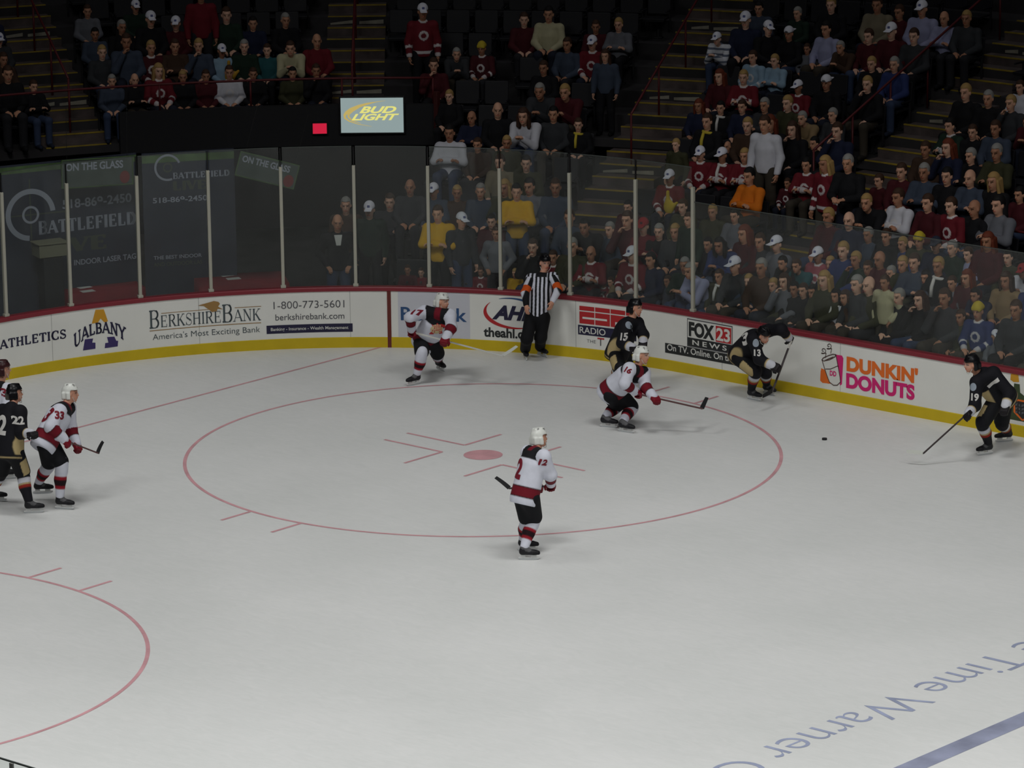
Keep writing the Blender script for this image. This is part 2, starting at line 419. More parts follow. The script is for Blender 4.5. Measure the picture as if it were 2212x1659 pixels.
class Fig:
    """a figure whose joints are read off the photograph: every joint lies on the ray of its pixel, at the length of its bone from the joint before"""
    def __init__(s, ground, **kw):
        s.o = unproj(ground); F = np.array([CF[0], CF[1], 0.]); s.F = F/np.linalg.norm(F); s.S = np.array([s.F[1], -s.F[0], 0.])
        s.J = {}
    def dv(s, a, b=0., c=0.): return s.S*a+s.F*b+np.array([0, 0, c])
    def at(s, n, px, f):
        d = ray(px); t = ((s.o+f*s.F-CAMP)@s.F)/(d@s.F); s.J[n] = CAMP+t*d-s.o
    def to(s, n, frm, px, L, sg):
        P = s.J[frm]+s.o; d = N(ray(px)); m = (P-CAMP)@d; c = np.linalg.norm(CAMP+m*d-P)
        t = m if c >= L else m+math.copysign(math.sqrt(L*L-c*c), sg)
        s.J[n] = CAMP+t*d-s.o
    def mid(s, n, a, b, px, La, Lb):
        """joint on the ray of px that keeps both bone lengths best"""
        d = N(ray(px)); A, B = s.J[a]+s.o, s.J[b]+s.o; m = ((A+B)/2-CAMP)@d
        T = m+np.linspace(-.6, .6, 241); Q = CAMP+T[:, None]*d
        e = (np.linalg.norm(Q-A, axis=1)-La)**2+(np.linalg.norm(Q-B, axis=1)-Lb)**2
        s.J[n] = Q[e.argmin()]-s.o
    def foot(s, n, heel, toe, lift=0., pitch=0.):
        h, t = unproj(heel, lift), unproj(toe, lift); d = N(t-h)
        s.J['an'+n] = h-s.o+d*.065+np.array([0, 0, .165]); s.J['ft'+n] = d; s.J['so'+n] = h-s.o
def put(name, prims, root, m, colfn, h=.014, k=.04):
    V, F = solid(prims, h, k); tg, tt = which(prims, V)
    o = ob(name, mesh_np(name, V, F, m, True, colfn(V, tg, tt)), root)
    return o
def C3(n, c): return np.tile(np.array(c, float), (n, 1))
WHITE, BLACKC, RED, DRED = srgb(214, 216, 228), srgb(20, 21, 26), srgb(150, 26, 40), srgb(112, 18, 34)
GOLD, ORANGE = srgb(186, 166, 120), srgb(214, 92, 30)
TEAMS = {
 'white': dict(body=WHITE, yoke=srgb(22, 22, 26), band=RED, edge=srgb(36, 16, 20), pants=srgb(20, 21, 25), sock=WHITE, helmet=srgb(226, 228, 222), glove=srgb(122, 18, 34), cuff=WHITE),
 'black': dict(body=srgb(20, 20, 26), yoke=srgb(20, 20, 26), band=srgb(24, 24, 30), edge=GOLD, pants=srgb(19, 20, 24), sock=srgb(24, 24, 30), helmet=srgb(18, 18, 21), glove=srgb(28, 24, 28), cuff=srgb(205, 206, 214)),
}
def skater(F, team, label, face, hair_helmet=None, glove_col=None, group=None):
    J = F.J; T = TEAMS[team]; up = N(J['hd']-J['nk'])*.4+np.array([0, 0, .8]); up = N(up)
    fd = N(F.dv(*face)); side = N(J['shB']-J['shA']); spine = N(J['nk']-J['pel']); bf = N(np.cross(spine, side))
    if bf@fd < 0: bf = -bf
    flat = (bf, .78); hips = N(J['hiB']-J['hiA'])
    ch = J['pel']*.35+J['nk']*.65
    # one continuous body
    B = [cone(J['nk']-spine*.06, J['hd']-up*.06, .066, .058, tag=7)]+head_prims(J['hd'], fd, up)
    B += [cone(J['pel'], ch, .14, .15, flat, 1), cone(ch, J['nk']-spine*.04, .15, .10, flat, 1), cone(J['shA'], J['shB'], .07, .07, tag=1)]
    for x in 'AB':
        B += [cone(J['sh'+x], J['el'+x], .058, .044, tag=2), cone(J['el'+x], J['wr'+x], .044, .032, tag=2)]
        B += [cone(J['hi'+x], J['kn'+x], .088, .058, tag=3), cone(J['kn'+x], J['an'+x], .058, .042, tag=3), cone(J['an'+x]-np.array([0, 0, .045]), J['an'+x]+J['ft'+x]*.09-np.array([0, 0, .068]), .034, .028, tag=3)]
    V, Fc = solid(B, .012, .03)
    col = head_colour(V, J['hd'], fd, up, SKIN)
    root = ob('person', mesh_np('person', V, Fc, M_SKIN, True, col), None, F.o); tag(root, label, 'person', group)
    # jersey
    P = [cone(J['pel']-spine*.12, ch, .222, .205, (bf, .88), 1), cone(ch, J['nk']-spine*.10, .205, .145, (bf, .82), 1),
         cone(J['shA'], J['shB'], .098, .098, tag=4), cone(J['nk']-spine*.10, J['nk']-spine*.015, .10, .070, tag=4)]
    for x in 'AB':
        P += [cone(J['sh'+x], J['el'+x], .100, .088, tag=2), cone(J['el'+x], J['wr'+x], .088, .072, tag=3)]
    P += [cut(J['pel']-spine*.21, -spine)]
    Vj, Fj = solid(P, .0115, .05)
    tg, tt = which(P, Vj); c = C3(len(Vj), T['body'])
    hgt = (Vj-J['pel'])@spine; L = np.linalg.norm(J['nk']-J['pel']); lat = (Vj-J['nk'])@side
    torso = (tg == 1) | (tg == 4); frn = (Vj-J['pel'])@bf
    arm_d = []                                            # metres down the forearm
    for x in 'AB':
        ax = N(J['wr'+x]-J['el'+x]); arm_d.append((Vj-J['el'+x])@ax)
    isB = np.linalg.norm(Vj-(J['elB']+J['wrB'])/2, axis=1) < np.linalg.norm(Vj-(J['elA']+J['wrA'])/2, axis=1)
    fa = np.where(isB, arm_d[1], arm_d[0]); fore = (tg == 3).astype(float)
    def band(x, lo, hi, w=.014): return np.clip((x-lo)/w+.5, 0, 1)*np.clip((hi-x)/w+.5, 0, 1)
    def lay(mask, colr):
        nonlocal c
        m_ = np.clip(mask, 0, 1)[:, None]; c = c*(1-m_)+np.array(colr)*m_
    if team == 'white':
        yl = L-.125-.10*np.clip(np.abs(lat)-.1, 0, 1)
        lay(torso*band(hgt, yl, 9)*band(np.abs(lat), -1, .215), T['yoke']); lay(torso*band(hgt, L-.015, 9)*band(np.abs(lat), -1, .05), DRED)
        lay(torso*band(hgt, -.115, .045), T['edge']); lay(torso*band(hgt, -.10, .03), DRED)
        lay(fore*band(fa, .01, .16), T['edge']); lay(fore*band(fa, .025, .145), DRED)
    else:
        lay(fore*band(fa, .165, 9), T['edge']); lay(fore*band(fa, .19, 9), T['cuff'])
        sl = np.abs((Vj-J['pel'])@side)
        lay(torso*band(sl, .178+.30*np.clip(hgt-.05, 0, 1)+.25*np.clip(-.02-hgt, 0, 1), 9)*band(hgt, -.13, L-.22), T['edge'])
        lay(torso*band(hgt, -.185, -.165), T['edge'])
    jer = ob('jersey', mesh_np('jersey', Vj, Fj, M_CLOTH, True, c), root)
    # padded pants
    P = [cone(J['pel']-spine*.06, J['pel']+spine*.02, .150, .150, (bf, .85), 1)]
    for x in 'AB':
        k = J['hi'+x]*.12+J['kn'+x]*.88
        P += [cone(J['hi'+x]-np.array([0, 0, .03]), k, .132, .120, tag=2)]
    def pc(V, tg, tt):
        c = C3(len(V), T['pants'])
        if team == 'black':
            for x, sg in (('A', -1), ('B', 1)):
                ax = N(J['kn'+x]-J['hi'+x]); q = V-J['hi'+x]; q = q-np.outer(q@ax, ax); q /= np.maximum(1e-6, np.linalg.norm(q, axis=1))[:, None]
                w = N(hips*sg-ax*(hips@ax)*sg); tl = ((V-J['hi'+x])@(J['kn'+x]-J['hi'+x]))/.19
                c[(tg == 2) & (q@w > .80) & ((q@bf) < .45) & (tl > .3) & (tl < .93) & (((V-J['pel'])@hips)*sg > 0)] = GOLD
        return c
    put('pants', P, root, M_CLOTH, pc, .014, .06)
    for x in 'AB':
        kn, an = J['kn'+x], J['an'+x]; fwd = J['ft'+x]
        cl = kn*.55+an*.45-fwd*.012
        P = [cone(kn*1.12-an*.12, kn*.8+an*.2, .082, .088, tag=1), cone(kn, cl, .088, .084, tag=1), cone(cl, an+(kn-an)*.08, .084, .064, tag=1)]
        ax = an-kn; La = np.linalg.norm(ax)
        def sc(V, tg, tt):
            t = ((V-kn)@ax)/La**2; c = C3(len(V), T['sock']); b_ = lambda lo, hi: (np.clip((t-lo)/.035+.5, 0, 1)*np.clip((hi-t)/.035+.5, 0, 1))[:, None]
            for lo, hi, cc in (((.34, .72, RED), (.44, .62, srgb(34, 14, 20))) if team == 'white' else ((.16, .34, srgb(206, 206, 214)), (.34, .40, GOLD), (.40, .50, srgb(150, 40, 30)))):
                m_ = b_(lo, hi); c = c*(1-m_)+np.array(cc)*m_
            return c
        put('sock', P, root, M_CLOTH, sc, .0115, .04)
        # skate: boot, blade holder, blade
        g = J['so'+x]; u = np.array([0, 0, 1.]); r = np.cross(fwd, u)
        A = lambda y, z, xx=0.: g+fwd*y+u*z+r*xx
        P = [cone(A(.055, .13), an+(kn-an)*.22, .050, .058, tag=1), cone(A(.045, .115), A(.20, .100), .047, .040, tag=2), cone(A(.20, .10), A(.255, .098), .042, .036, tag=3),
             cone(A(.062, .175), A(.135, .125), .043, .040, tag=4), cut(A(0, .075), -u)]
        def bc(V, tg, tt):
            c = C3(len(V), srgb(34, 34, 38)); c[tg == 3] = srgb(24, 24, 28); c[tg == 4] = srgb(88, 88, 90)
            return c
        sk = put('skate', P, root, M_GEAR, bc, .010, .03)
        m = MB(); R = np.stack([r, fwd, u], 1)
        for y, L in ((.05, .07), (.20, .08)): m.box(A(y, .057), (.026, L, .045), R)
        m.box(A(.13, .033), (.016, .29, .02), R)
        m.build('blade_holder', M_HOLDER, sk, bevel=.004)
        pts = [(-.02, .024), (-.018, .012), (.0, .003), (.05, .0), (.21, .0), (.25, .005), (.27, .018), (.268, .024)]
        m = MB(); n = len(pts); Vv = [A(y, z, e) for e in (-.003, .003) for y, z in pts]
        m.add(Vv, [tuple(range(n))[::-1], tuple(range(n, 2*n))]+[(i, (i+1) % n, n+(i+1) % n, n+i) for i in range(n)])
        m.build('blade', M_STEEL, sk)
    # gloves
    for x in 'AB':
        w = J['wr'+x]; a = N(w-J['el'+x]); st = J.get('st'+x); st = N(st) if st is not None else N(np.cross(a, [0, 0, 1]))
        st = N(st-a*(st@a)*.9); n = N(np.cross(st, a))
        if n[2] > 0: n = -n
        gc = np.array(glove_col or T['glove'])
        P = [cone(w-a*.10, w-a*.015, .075, .062, tag=1), rbox(w+a*.055, (.048, .045, .014), .022, np.stack([st, a, n], 1), 2)]
        for i, L in enumerate((.075, .085, .08, .065)):
            r0 = w+a*.10+st*(.042-.028*i)-n*.004
            p1 = r0+(a*.8+n*.6)*L*.45; p2 = p1+(n-a*.15)*L*.45; p3 = p2+(-a*.9+n*.3)*L*.35
            P += [cone(r0, p1, .0185, .0175, tag=3, k=.008), cone(p1, p2, .0175, .0165, tag=3, k=.008), cone(p2, p3, .0165, .0145, tag=3, k=.008)]
        t0 = w+a*.035+st*.052+n*.012; t1 = t0+(a*.55+st*.5+n*.5)*.05; t2 = t1+(n*.9+a*.5-st*.2)*.035
        P += [cone(t0, t1, .021, .019, tag=4, k=.012), cone(t1, t2, .019, .015, tag=4, k=.01)]
        def gcf(V, tg, tt):
            c = C3(len(V), gc); c[(tg == 1) & (tt < .18)] = srgb(206, 200, 190) if team == 'white' else GOLD
            c[tg == 3] = gc*.75
            return c
        put('glove', P, root, M_GEAR, gcf, .0075, .02)
    helmet(J['hd'], fd, up, root, hair_helmet or T['helmet'])
    return root, jer
def helmet(c, f, up, root, col):
    f = N(f); r = N(np.cross(f, up)); u = np.cross(r, f); R = np.stack([r, f, u], 1)
    A = lambda x, y, z: c+r*x+f*y+u*z
    P = [ell(A(0, -.012, .035), (.100, .124, .118), R, 1), cone(A(-.03, .05, .125), A(-.03, -.07, .125), .022, .022, tag=2, k=.02), cone(A(.03, .05, .125), A(.03, -.07, .125), .022, .022, tag=2, k=.02),
         rbox(A(-.092, -.012, -.035), (.008, .040, .040), .012, R, 1, k=.02), rbox(A(.092, -.012, -.035), (.008, .040, .040), .012, R, 1, k=.02),
         rbox(A(0, -.085, -.03), (.07, .03, .035), .02, R, 1),
         dict(rbox(A(0, .10, -.085), (.12, .085, .115), .02, R), op='sub'), dict(rbox(A(0, 0, -.16), (.2, .2, .06), .01, R), op='sub')]
    def hc(V, tg, tt):
        cc = C3(len(V), col); q = (V-c)@R
        vent = (np.abs(np.abs(q[:, 0])-.055) < .007) & (np.abs(np.abs(q[:, 1]-.0)-.045) < .016) & (q[:, 2] > .07)
        cc[vent] = np.array(col)*.3
        logo = (q[:, 1] > .07) & (np.abs(q[:, 0]) < .03) & (np.abs(q[:, 2]-.085) < .008); cc[logo] = np.array(col)*.45
        return cc
    h = put('helmet', P, root, M_SHELL, hc, .009, .02)
    m = MB(); m.tube([A(-.098, .03, -.05), A(-.08, .05, -.10), A(-.03, .07, -.14), A(.03, .07, -.14), A(.08, .05, -.10), A(.098, .03, -.05)], .004, 6)
    m.build('chin_strap', mat('strap_web', np.array(col)*.8, .6), h)
    # clear half visor over the eyes
    G = []
    for i in range(13):
        a = math.radians(-62+124*i/12); G.append([A(.108*math.sin(a), -.012+.142*math.cos(a), z) for z in (.045, .012, -.022)])
    m = MB(); m.grid(G); m.build('visor', visor_mat(), h, True)
def visor_mat():
    global M_VISOR
    if M_VISOR is None:
        M_VISOR, t, b = _nt('clear_visor')
        mx = t.nodes.new('ShaderNodeMixShader'); tr = t.nodes.new('ShaderNodeBsdfTransparent'); gl = t.nodes.new('ShaderNodeBsdfGlossy')
        gl.inputs['Roughness'].default_value = .08; mx.inputs[0].default_value = .10
        t.links.new(tr.outputs[0], mx.inputs[1]); t.links.new(gl.outputs[0], mx.inputs[2])
        t.links.new(mx.outputs[0], t.nodes['Material Output'].inputs[0])
    return M_VISOR
def on_cloth(F, cloth, body, px, h, m, name, nrm=None, rot=0., bold=.02, w=None, VF=None, upv=None):
    """lettering laid on the cloth: the middle of the word is seen at pixel px; nrm the direction the word faces; h its height in metres"""
    me = cloth.data; bv = BVHTree.FromPolygons([v.co for v in me.vertices], [p.vertices for p in me.polygons])
    d = N(ray(px)); hit = bv.ray_cast(Vector(CAMP-F.o), Vector(d), 200)
    if hit[0] is None: print('no hit', name, px); return None
    c = np.array(hit[0]); n = np.array(nrm if nrm is not None else hit[1]); n = N(n)
    u0 = np.array(upv if upv is not None else (0, 0, 1.)); u0 = N(u0-n*(u0@n)); r0 = np.cross(u0, n)
    ca, sa = math.cos(math.radians(rot)), math.sin(math.radians(rot)); r = r0*ca+u0*sa; u = u0*ca-r0*sa
    V, Fc = VF if VF is not None else text_mesh(body, bold)
    V = V.copy(); V -= (V.max(0)+V.min(0))/2; s = h/(V[:, 1].max()-V[:, 1].min()); V *= s
    if w: V[:, 0] *= w/(V[:, 0].max()-V[:, 0].min())
    bm = bmesh.new(); vs = [bm.verts.new((x, y, 0)) for x, y in V]
    for f in Fc:
        try: bm.faces.new([vs[i] for i in f])
        except ValueError: pass
    for ax in (0, 1):
        lo, hi = V[:, ax].min(), V[:, ax].max(); st = .025; q = lo+st
        while q < hi:
            pc = [0, 0, 0]; pc[ax] = q; pn = [0, 0, 0]; pn[ax] = 1
            bmesh.ops.bisect_plane(bm, geom=bm.verts[:]+bm.edges[:]+bm.faces[:], plane_co=pc, plane_no=pn); q += st
    last = 0.
    for v in bm.verts:
        p = c+r*v.co.x+u*v.co.y
        ht = bv.ray_cast(Vector(p+n*.25), Vector(-n), .6)
        if ht[0] is not None: q = np.array(ht[0])+n*.005
        else: q = p-n*.05
        v.co = Vector(q)
    me2 = bpy.data.meshes.new(name); bm.to_mesh(me2); bm.free(); me2.materials.append(m)
    return ob(name, me2, cloth)
def stick(F, label, butt, heel, tip, shaft_m, blade_m, blade_h=.07):
    """butt, heel and tip in the figure's own metres"""
    root = empty('hockey_stick', F.o, label, 'hockey stick')
    a, b = np.asarray(butt, float), np.asarray(heel, float); d = N(b-a)
    m = MB(); m.bar(a, b, .030, .022); m.build('shaft', shaft_m, root, bevel=.004)
    m = MB(); m.bar(a-d*.005, a+d*.14, .036, .028); m.build('grip_tape', mat('grip_tape', srgb(200, 198, 190), .8), root, bevel=.005)
    t = np.asarray(tip, float); ax = N(t-b); upb = N(-d-ax*(-d@ax)); sd = np.cross(ax, upb); G = []
    L = np.linalg.norm(t-b)
    for i in range(9):
        q = i/8; cur = .035*q*q; hh = blade_h*(1-.25*q*q)
        lo = b+ax*L*q+sd*cur-upb*.02; G.append((lo, lo+upb*hh))
    V = []
    for lo, hi in G: V += [lo-sd*.004, lo+sd*.004, hi+sd*.004, hi-sd*.004]
    Fc = [(0, 1, 2, 3), (35, 34, 33, 32)]
    for i in range(8):
        for k in range(4): Fc.append((i*4+k, (i+1)*4+k, (i+1)*4+(k+1) % 4, i*4+(k+1) % 4))
    m = MB(); m.add(V, Fc); m.build('blade', blade_m, root)
    return root

# ================================================================== THE SETTING
# ------------------------------------------------------------------ ice
def ice_material():
    m, t, b = _nt('ice')
    n1 = t.nodes.new('ShaderNodeTexNoise'); n1.inputs['Scale'].default_value = .35; n1.inputs['Detail'].default_value = 5
    n2 = t.nodes.new('ShaderNodeTexNoise'); n2.inputs['Scale'].default_value = 3.; n2.inputs['Detail'].default_value = 6; n2.inputs['Distortion'].default_value = 1.5
    c = t.nodes.new('ShaderNodeTexCoord'); mp = t.nodes.new('ShaderNodeMapping'); mp.inputs['Scale'].default_value = (1, 3.2, 1); mp.inputs['Rotation'].default_value = (0, 0, .5)
    t.links.new(c.outputs['Object'], n1.inputs['Vector']); t.links.new(c.outputs['Object'], mp.inputs['Vector']); t.links.new(mp.outputs[0], n2.inputs['Vector'])
    a = t.nodes.new('ShaderNodeMath'); a.operation = 'MULTIPLY_ADD'; a.inputs[1].default_value = .6
    t.links.new(n1.outputs['Fac'], a.inputs[0]); 
    a2 = t.nodes.new('ShaderNodeMath'); a2.operation = 'MULTIPLY'; a2.inputs[1].default_value = .4
    t.links.new(n2.outputs['Fac'], a2.inputs[0]); t.links.new(a2.outputs[0], a.inputs[2])
    r = t.nodes.new('ShaderNodeValToRGB'); r.color_ramp.elements[0].position = .32; r.color_ramp.elements[1].position = .68
    r.color_ramp.elements[0].color = (.70, .715, .70, 1); r.color_ramp.elements[1].color = (.80, .805, .795, 1)
    t.links.new(a.outputs[0], r.inputs['Fac']); t.links.new(r.outputs['Color'], b.inputs['Base Color'])
    b.inputs['Roughness'].default_value = .42; b.inputs['Specular IOR Level'].default_value = .28
    return m
M_ICE = ice_material()
YN = -63.75*FT
outl = [bpt(s, .03) for s in np.linspace(-16.9, 0, 8)]+[bpt(s, .03) for s in np.linspace(0, ARC, 40)[1:]]+[bpt(ARC+40, .03), np.array([CV+40, YN])]
outl.append(np.array([CV-RAD-.03, YN]))
ice = ob('floor', mesh_np('floor', [(p[0], p[1], 0) for p in outl], [tuple(range(len(outl)))[::-1]], M_ICE))
tag(ice, kind='structure')
bm_ = bmesh.new(); bm_.from_mesh(ice.data); bmesh.ops.recalc_face_normals(bm_, faces=bm_.faces)
if bm_.faces[:][0].normal.z < 0: bmesh.ops.reverse_faces(bm_, faces=bm_.faces)
bm_.to_mesh(ice.data); bm_.free()
M_RL = mat('red_line_under_ice', srgb(212, 160, 166), .45, noise=.14, nscale=3)
M_BL = mat('blue_line_under_ice', srgb(150, 155, 178), .45, noise=.22, nscale=2.2)
M_BT = mat('blue_lettering_under_ice', srgb(160, 168, 194), .45, noise=.18, nscale=2.5)
def ring(cx, cy, r0, r1, n=160, z=.003):
    V = []; F = []
    for i in range(n):
        a = 2*math.pi*i/n
        V += [(cx+r0*math.cos(a), cy+r0*math.sin(a), z), (cx+r1*math.cos(a), cy+r1*math.sin(a), z)]
        j = (i+1) % n; F.append((2*i, 2*i+1, 2*j+1, 2*j))
    return V, F
def flatrect(x0, x1, y0, y1, z=.003): return [(x0, y0, z), (x1, y0, z), (x1, y1, z), (x0, y1, z)], [(0, 1, 2, 3)]
def mark(name, parts, m):
    b = MB()
    for V, F in parts: b.add(V, F)
    return b.build(name, m, ice)
for cy, full in ((0., True), (-44*FT, False)):
    q = [ring(0, cy, 15*FT-.055, 15*FT)]
    for sg in (-1, 1):
        for vx in (-1.66, 1.66):
            y0 = cy+sg*14.9*FT; q.append(flatrect(vx*FT-.027, vx*FT+.027, min(y0, y0+sg*1.95*FT), max(y0, y0+sg*1.95*FT), .0032))
    mark('faceoff_circle', q, M_RL)
    if full:
        n = 40; mark('faceoff_spot', [([(.30*math.cos(2*math.pi*i/n), .30*math.sin(2*math.pi*i/n), .003) for i in range(n)], [tuple(range(n))])], M_RL)
        q = []
        for sx in (-1, 1):
            for sy in (-1, 1):
                x0, y0 = sx*2*FT, sy*.85*FT
                q.append(flatrect(min(x0, x0+sx*3.95*FT), max(x0, x0+sx*3.95*FT), y0-.027, y0+.027))
                q.append(flatrect(x0-.027, x0+.027, min(y0, y0+sy*2.8*FT), max(y0, y0+sy*2.8*FT), .0034))
        mark('faceoff_guide', q, M_RL)
mark('goal_line', [flatrect(-20*FT-.027, -20*FT+.027, -17.5, 14.3*FT)], M_RL)
mark('blue_line', [flatrect(44*FT, 45*FT, YN+.1, 5.9)], M_BL)
V, F_ = text_mesh('e Time Warner C', -.010)
# cap height .66 m, reading towards the near side, tops towards the blue line; the T stands at Y=-3.5
V = V.copy(); capw = .66/.73
tw = text_mesh('e ', .004)[0]
Vt = text_mesh('e T', .004)[0]; xT = Vt[:, 0].max()-.33
xr = text_mesh('e Time Warner', .004)[0][:, 0].max()
sx = (8.42-3.55)/(xr-xT)
P3 = [(11.74+y*capw, -3.55-(x-xT)*sx, .003) for x, y in V]
b = MB(); b.add(P3, F_); b.build('ice_lettering', M_BT, ice)
# concrete floor behind and under everything
M_CONC = mat('dark_concrete', (.045, .042, .042), .85, noise=.3, nscale=2)
b = MB(); b.box((0, 0, -.06), (90, 90, .1)); tag(b.build('floor_concrete', M_CONC), kind='structure')

# ------------------------------------------------------------------ boards
M_BOARD = mat('white_board_face', (.80, .80, .755), .38, noise=.03, nscale=1.5)
M_KICK = mat('yellow_kick_plate', srgb(205, 178, 28), .45, noise=.06, nscale=3)
M_CAP = mat('red_cap_rail', srgb(132, 44, 54), .45)
SS = list(np.linspace(-16, 0, 9))+list(np.linspace(0, ARC, 49)[1:])+list(np.linspace(ARC, ARC+38, 9)[1:])
def strip(prof, name, m, parent=None, ss=SS):
    """sweep a closed profile of (d, z) along the boards"""
    b = MB(); n = len(prof); V = []; F = []
    for s in ss:
        for d, z in prof: p = bpt(s, d); V.append((p[0], p[1], z))
    for i in range(len(ss)-1):
        for k in range(n): F.append((i*n+k, i*n+(k+1) % n, (i+1)*n+(k+1) % n, (i+1)*n+k))
    F += [tuple(range(n)), tuple(range((len(ss)-1)*n, len(ss)*n))]
    b.add(V, F); o = b.build(name, m, parent); return o
boards = strip([(0, 0), (0, .985), (.10, .985), (.10, 0)], 'wall_boards', M_BOARD); tag(boards, kind='structure')
strip([(-.012, 0), (-.012, .172), (0, .180), (0, 0)], 'kick_plate', M_KICK, boards)
strip([(-.018, .980), (-.018, 1.035), (-.008, 1.05), (.13, 1.05), (.13, .980)], 'cap_rail', M_CAP, boards)
sg = board_hit((841, 690))[0]
strip([(-.014, 0), (-.014, 1.0), (0, 1.0), (0, 0)], 'goal_line_mark', mat('brick_red_stripe', srgb(108, 46, 40), .5), boards, list(np.linspace(sg-.032, sg+.032, 3)))
M_SEAM = mat('board_seam', (.5, .5, .47), .6)
for px in ((757, 700), (112, 720), (430, 690), (1244, 700), (1560, 700), (1815, 830)):
    s0 = board_hit(px)[0]; strip([(-.002, .18), (-.002, .98), (0, .98), (0, .18)], 'board_seam', M_SEAM, boards, [s0-.006, s0+.006])

# ------------------------------------------------------------------ advertisements on the boards
def on_board(b, VF, s0, z0, d=-.004, m=0):
    V, F = VF; P = []
    for x, y in V: p = bpt(s0+x, d); P.append((p[0], p[1], z0+y))
    b.add(P, F, m)
def quad_board(b, s0, s1, z0, z1, d=-.003, m=0, n=8):
    V = []; F = []
    for i in range(n+1): V += [(s0+(s1-s0)*i/n, z0), (s0+(s1-s0)*i/n, z1)]
    for i in range(n): F.append((2*i, 2*i+2, 2*i+3, 2*i+1))
    on_board(b, (V, F), 0, 0, d, m)
def poly_board(b, pts, d=-.004, m=0):
    on_board(b, ([(s, z) for s, z in pts], [tuple(range(len(pts)))]), 0, 0, d, m)
PX = lambda x, y: board_hit((x, y))
def ad_root(px, label):
    s, z = PX(*px); p = bpt(s, -.003)
    return empty('advertisement', (p[0], p[1], z), label, 'advertisement')
def adpart(name, b, m, root):
    o = b.build(name, m, None); o.parent = root; o.matrix_parent_inverse = root.matrix_world.inverted()
    o.data.transform(Matrix.Translation(-root.location)); o.matrix_parent_inverse = Matrix()
    return o
def ad_text(name, VF, pl, pr, m, root, h=None, d=-.005):
    """lettering from baseline pixel pl to baseline pixel pr"""
    s0, z0 = PX(*pl); s1, z1 = PX(*pr)
    V, F = fit(VF, s1-s0, h); b = MB(); on_board(b, (V, F), s0, (z0+z1)/2, d)
    return adpart(name, b, m, root)
I_NAVY = mat('ink_navy', srgb(40, 38, 66), .5); I_SLATE = mat('ink_slate', srgb(74, 84, 88), .5); I_GREY = mat('ink_grey', srgb(92, 92, 96), .5)
I_GOLD = mat('ink_gold', srgb(206, 150, 40), .5); I_TAN = mat('ink_tan', srgb(160, 124, 72), .5); I_WHITE = mat('ink_white', srgb(222, 222, 216), .5)
I_BLUE = mat('ink_blue', srgb(52, 84, 128), .5); I_RED = mat('ink_red', srgb(184, 44, 48), .5); I_PALE = mat('ink_pale_panel', srgb(205, 206, 214), .5)
I_ORANGE = mat('ink_orange', srgb(232, 112, 40), .5); I_PINK = mat('ink_magenta', srgb(214, 36, 116), .5); I_DK = mat('ink_dark', srgb(44, 46, 46), .5)
I_PURP = mat('ink_purple', srgb(62, 50, 104), .5); I_BRN = mat('ink_brown', srgb(84, 62, 56), .5); I_GREEN = mat('ink_green', srgb(60, 74, 46), .5)

# 1 university athletics
r = ad_root((140, 725), 'navy serif athletics lettering and arched university emblem with gold letter A')
ad_text('lettering', serif_text('ATHLETICS', .2, .13, .08, gap=.12), (-2, 755), (143, 732), I_NAVY, r, h=.165)
s0, z0 = PX(160, 752); s1, z1 = PX(273, 742); zc = PX(216, 728)[1]
V, F_ = serif_text('UALBANY', .2, .14, .07, gap=.1); V, F_ = fit((V, F_), s1-s0, .23); w_ = s1-s0
V[:, 1] = V[:, 1]*(.82+.36*np.abs(V[:, 0]/w_-.5)*2)+.115*(1-(2*V[:, 0]/w_-1)**2)-.10*(2*V[:, 0]/w_-1)**2+.06
b = MB(); on_board(b, (V, F_), s0, zc-.115, -.008); adpart('lettering', b, I_NAVY, r)
b = MB()
P_ = lambda *q: [PX(x, y) for x, y in q]
poly_board(b, P_((206, 669), (224, 668), (233, 694), (225, 696), (217, 688), (211, 697), (198, 699)), -.005)
adpart('emblem_top', b, I_GOLD, r)
b = MB(); poly_board(b, P_((183, 733), (201, 731), (199, 740), (206, 740), (206, 753), (179, 757)), -.005); adpart('emblem_foot', b, I_PURP, r); b = MB(); poly_board(b, P_((231, 728), (247, 727), (251, 736), (255, 736), (254, 748), (226, 752), (227, 741), (234, 740)), -.005)
adpart('emblem_foot', b, I_PURP, r)
# 2 bank
r = ad_root((440, 690), 'bank advertisement with slate serif name and small tan eagle')
ad_text('lettering', serif_text('BerkshireBank', .13, .05, .07, small=.68, gap=.07), (323, 710), (564, 693), I_SLATE, r, h=.315)
ad_text('slogan', text_mesh("America's Most Exciting Bank", -.004), (330, 738), (562, 722), I_SLATE, r, h=.135)
b = MB(); s0, z0 = PX(323, 714); s1, z1 = PX(564, 698); quad_board(b, s0, s1, (z0+z1)/2-.006, (z0+z1)/2+.006, -.005)
s0, z0 = PX(348, 677); s1, _ = PX(450, 668); quad_board(b, s0, s1, z0-.005, z0+.005, -.005)
s0, _ = PX(507, 664); s1, _ = PX(564, 662); quad_board(b, s0, s1, z0-.005, z0+.005, -.005)
adpart('rule', b, I_TAN, r)
b = MB(); poly_board(b, P_((427, 660), (445, 655), (462, 650), (472, 652), (475, 656), (471, 662), (474, 664), (482, 668), (470, 667), (468, 672), (458, 674), (450, 668), (440, 661)), -.006)
adpart('eagle', b, I_TAN, r)
r = ad_root((668, 690), 'bank telephone number and web address above a dark slogan bar')
ad_text('telephone_number', text_mesh('1-800-773-5601', -.003), (591, 669), (744, 663), I_GREY, r, h=.128)
ad_text('web_address', text_mesh('berkshirebank.com', .004), (595, 693), (744, 687.5), I_GREY, r)
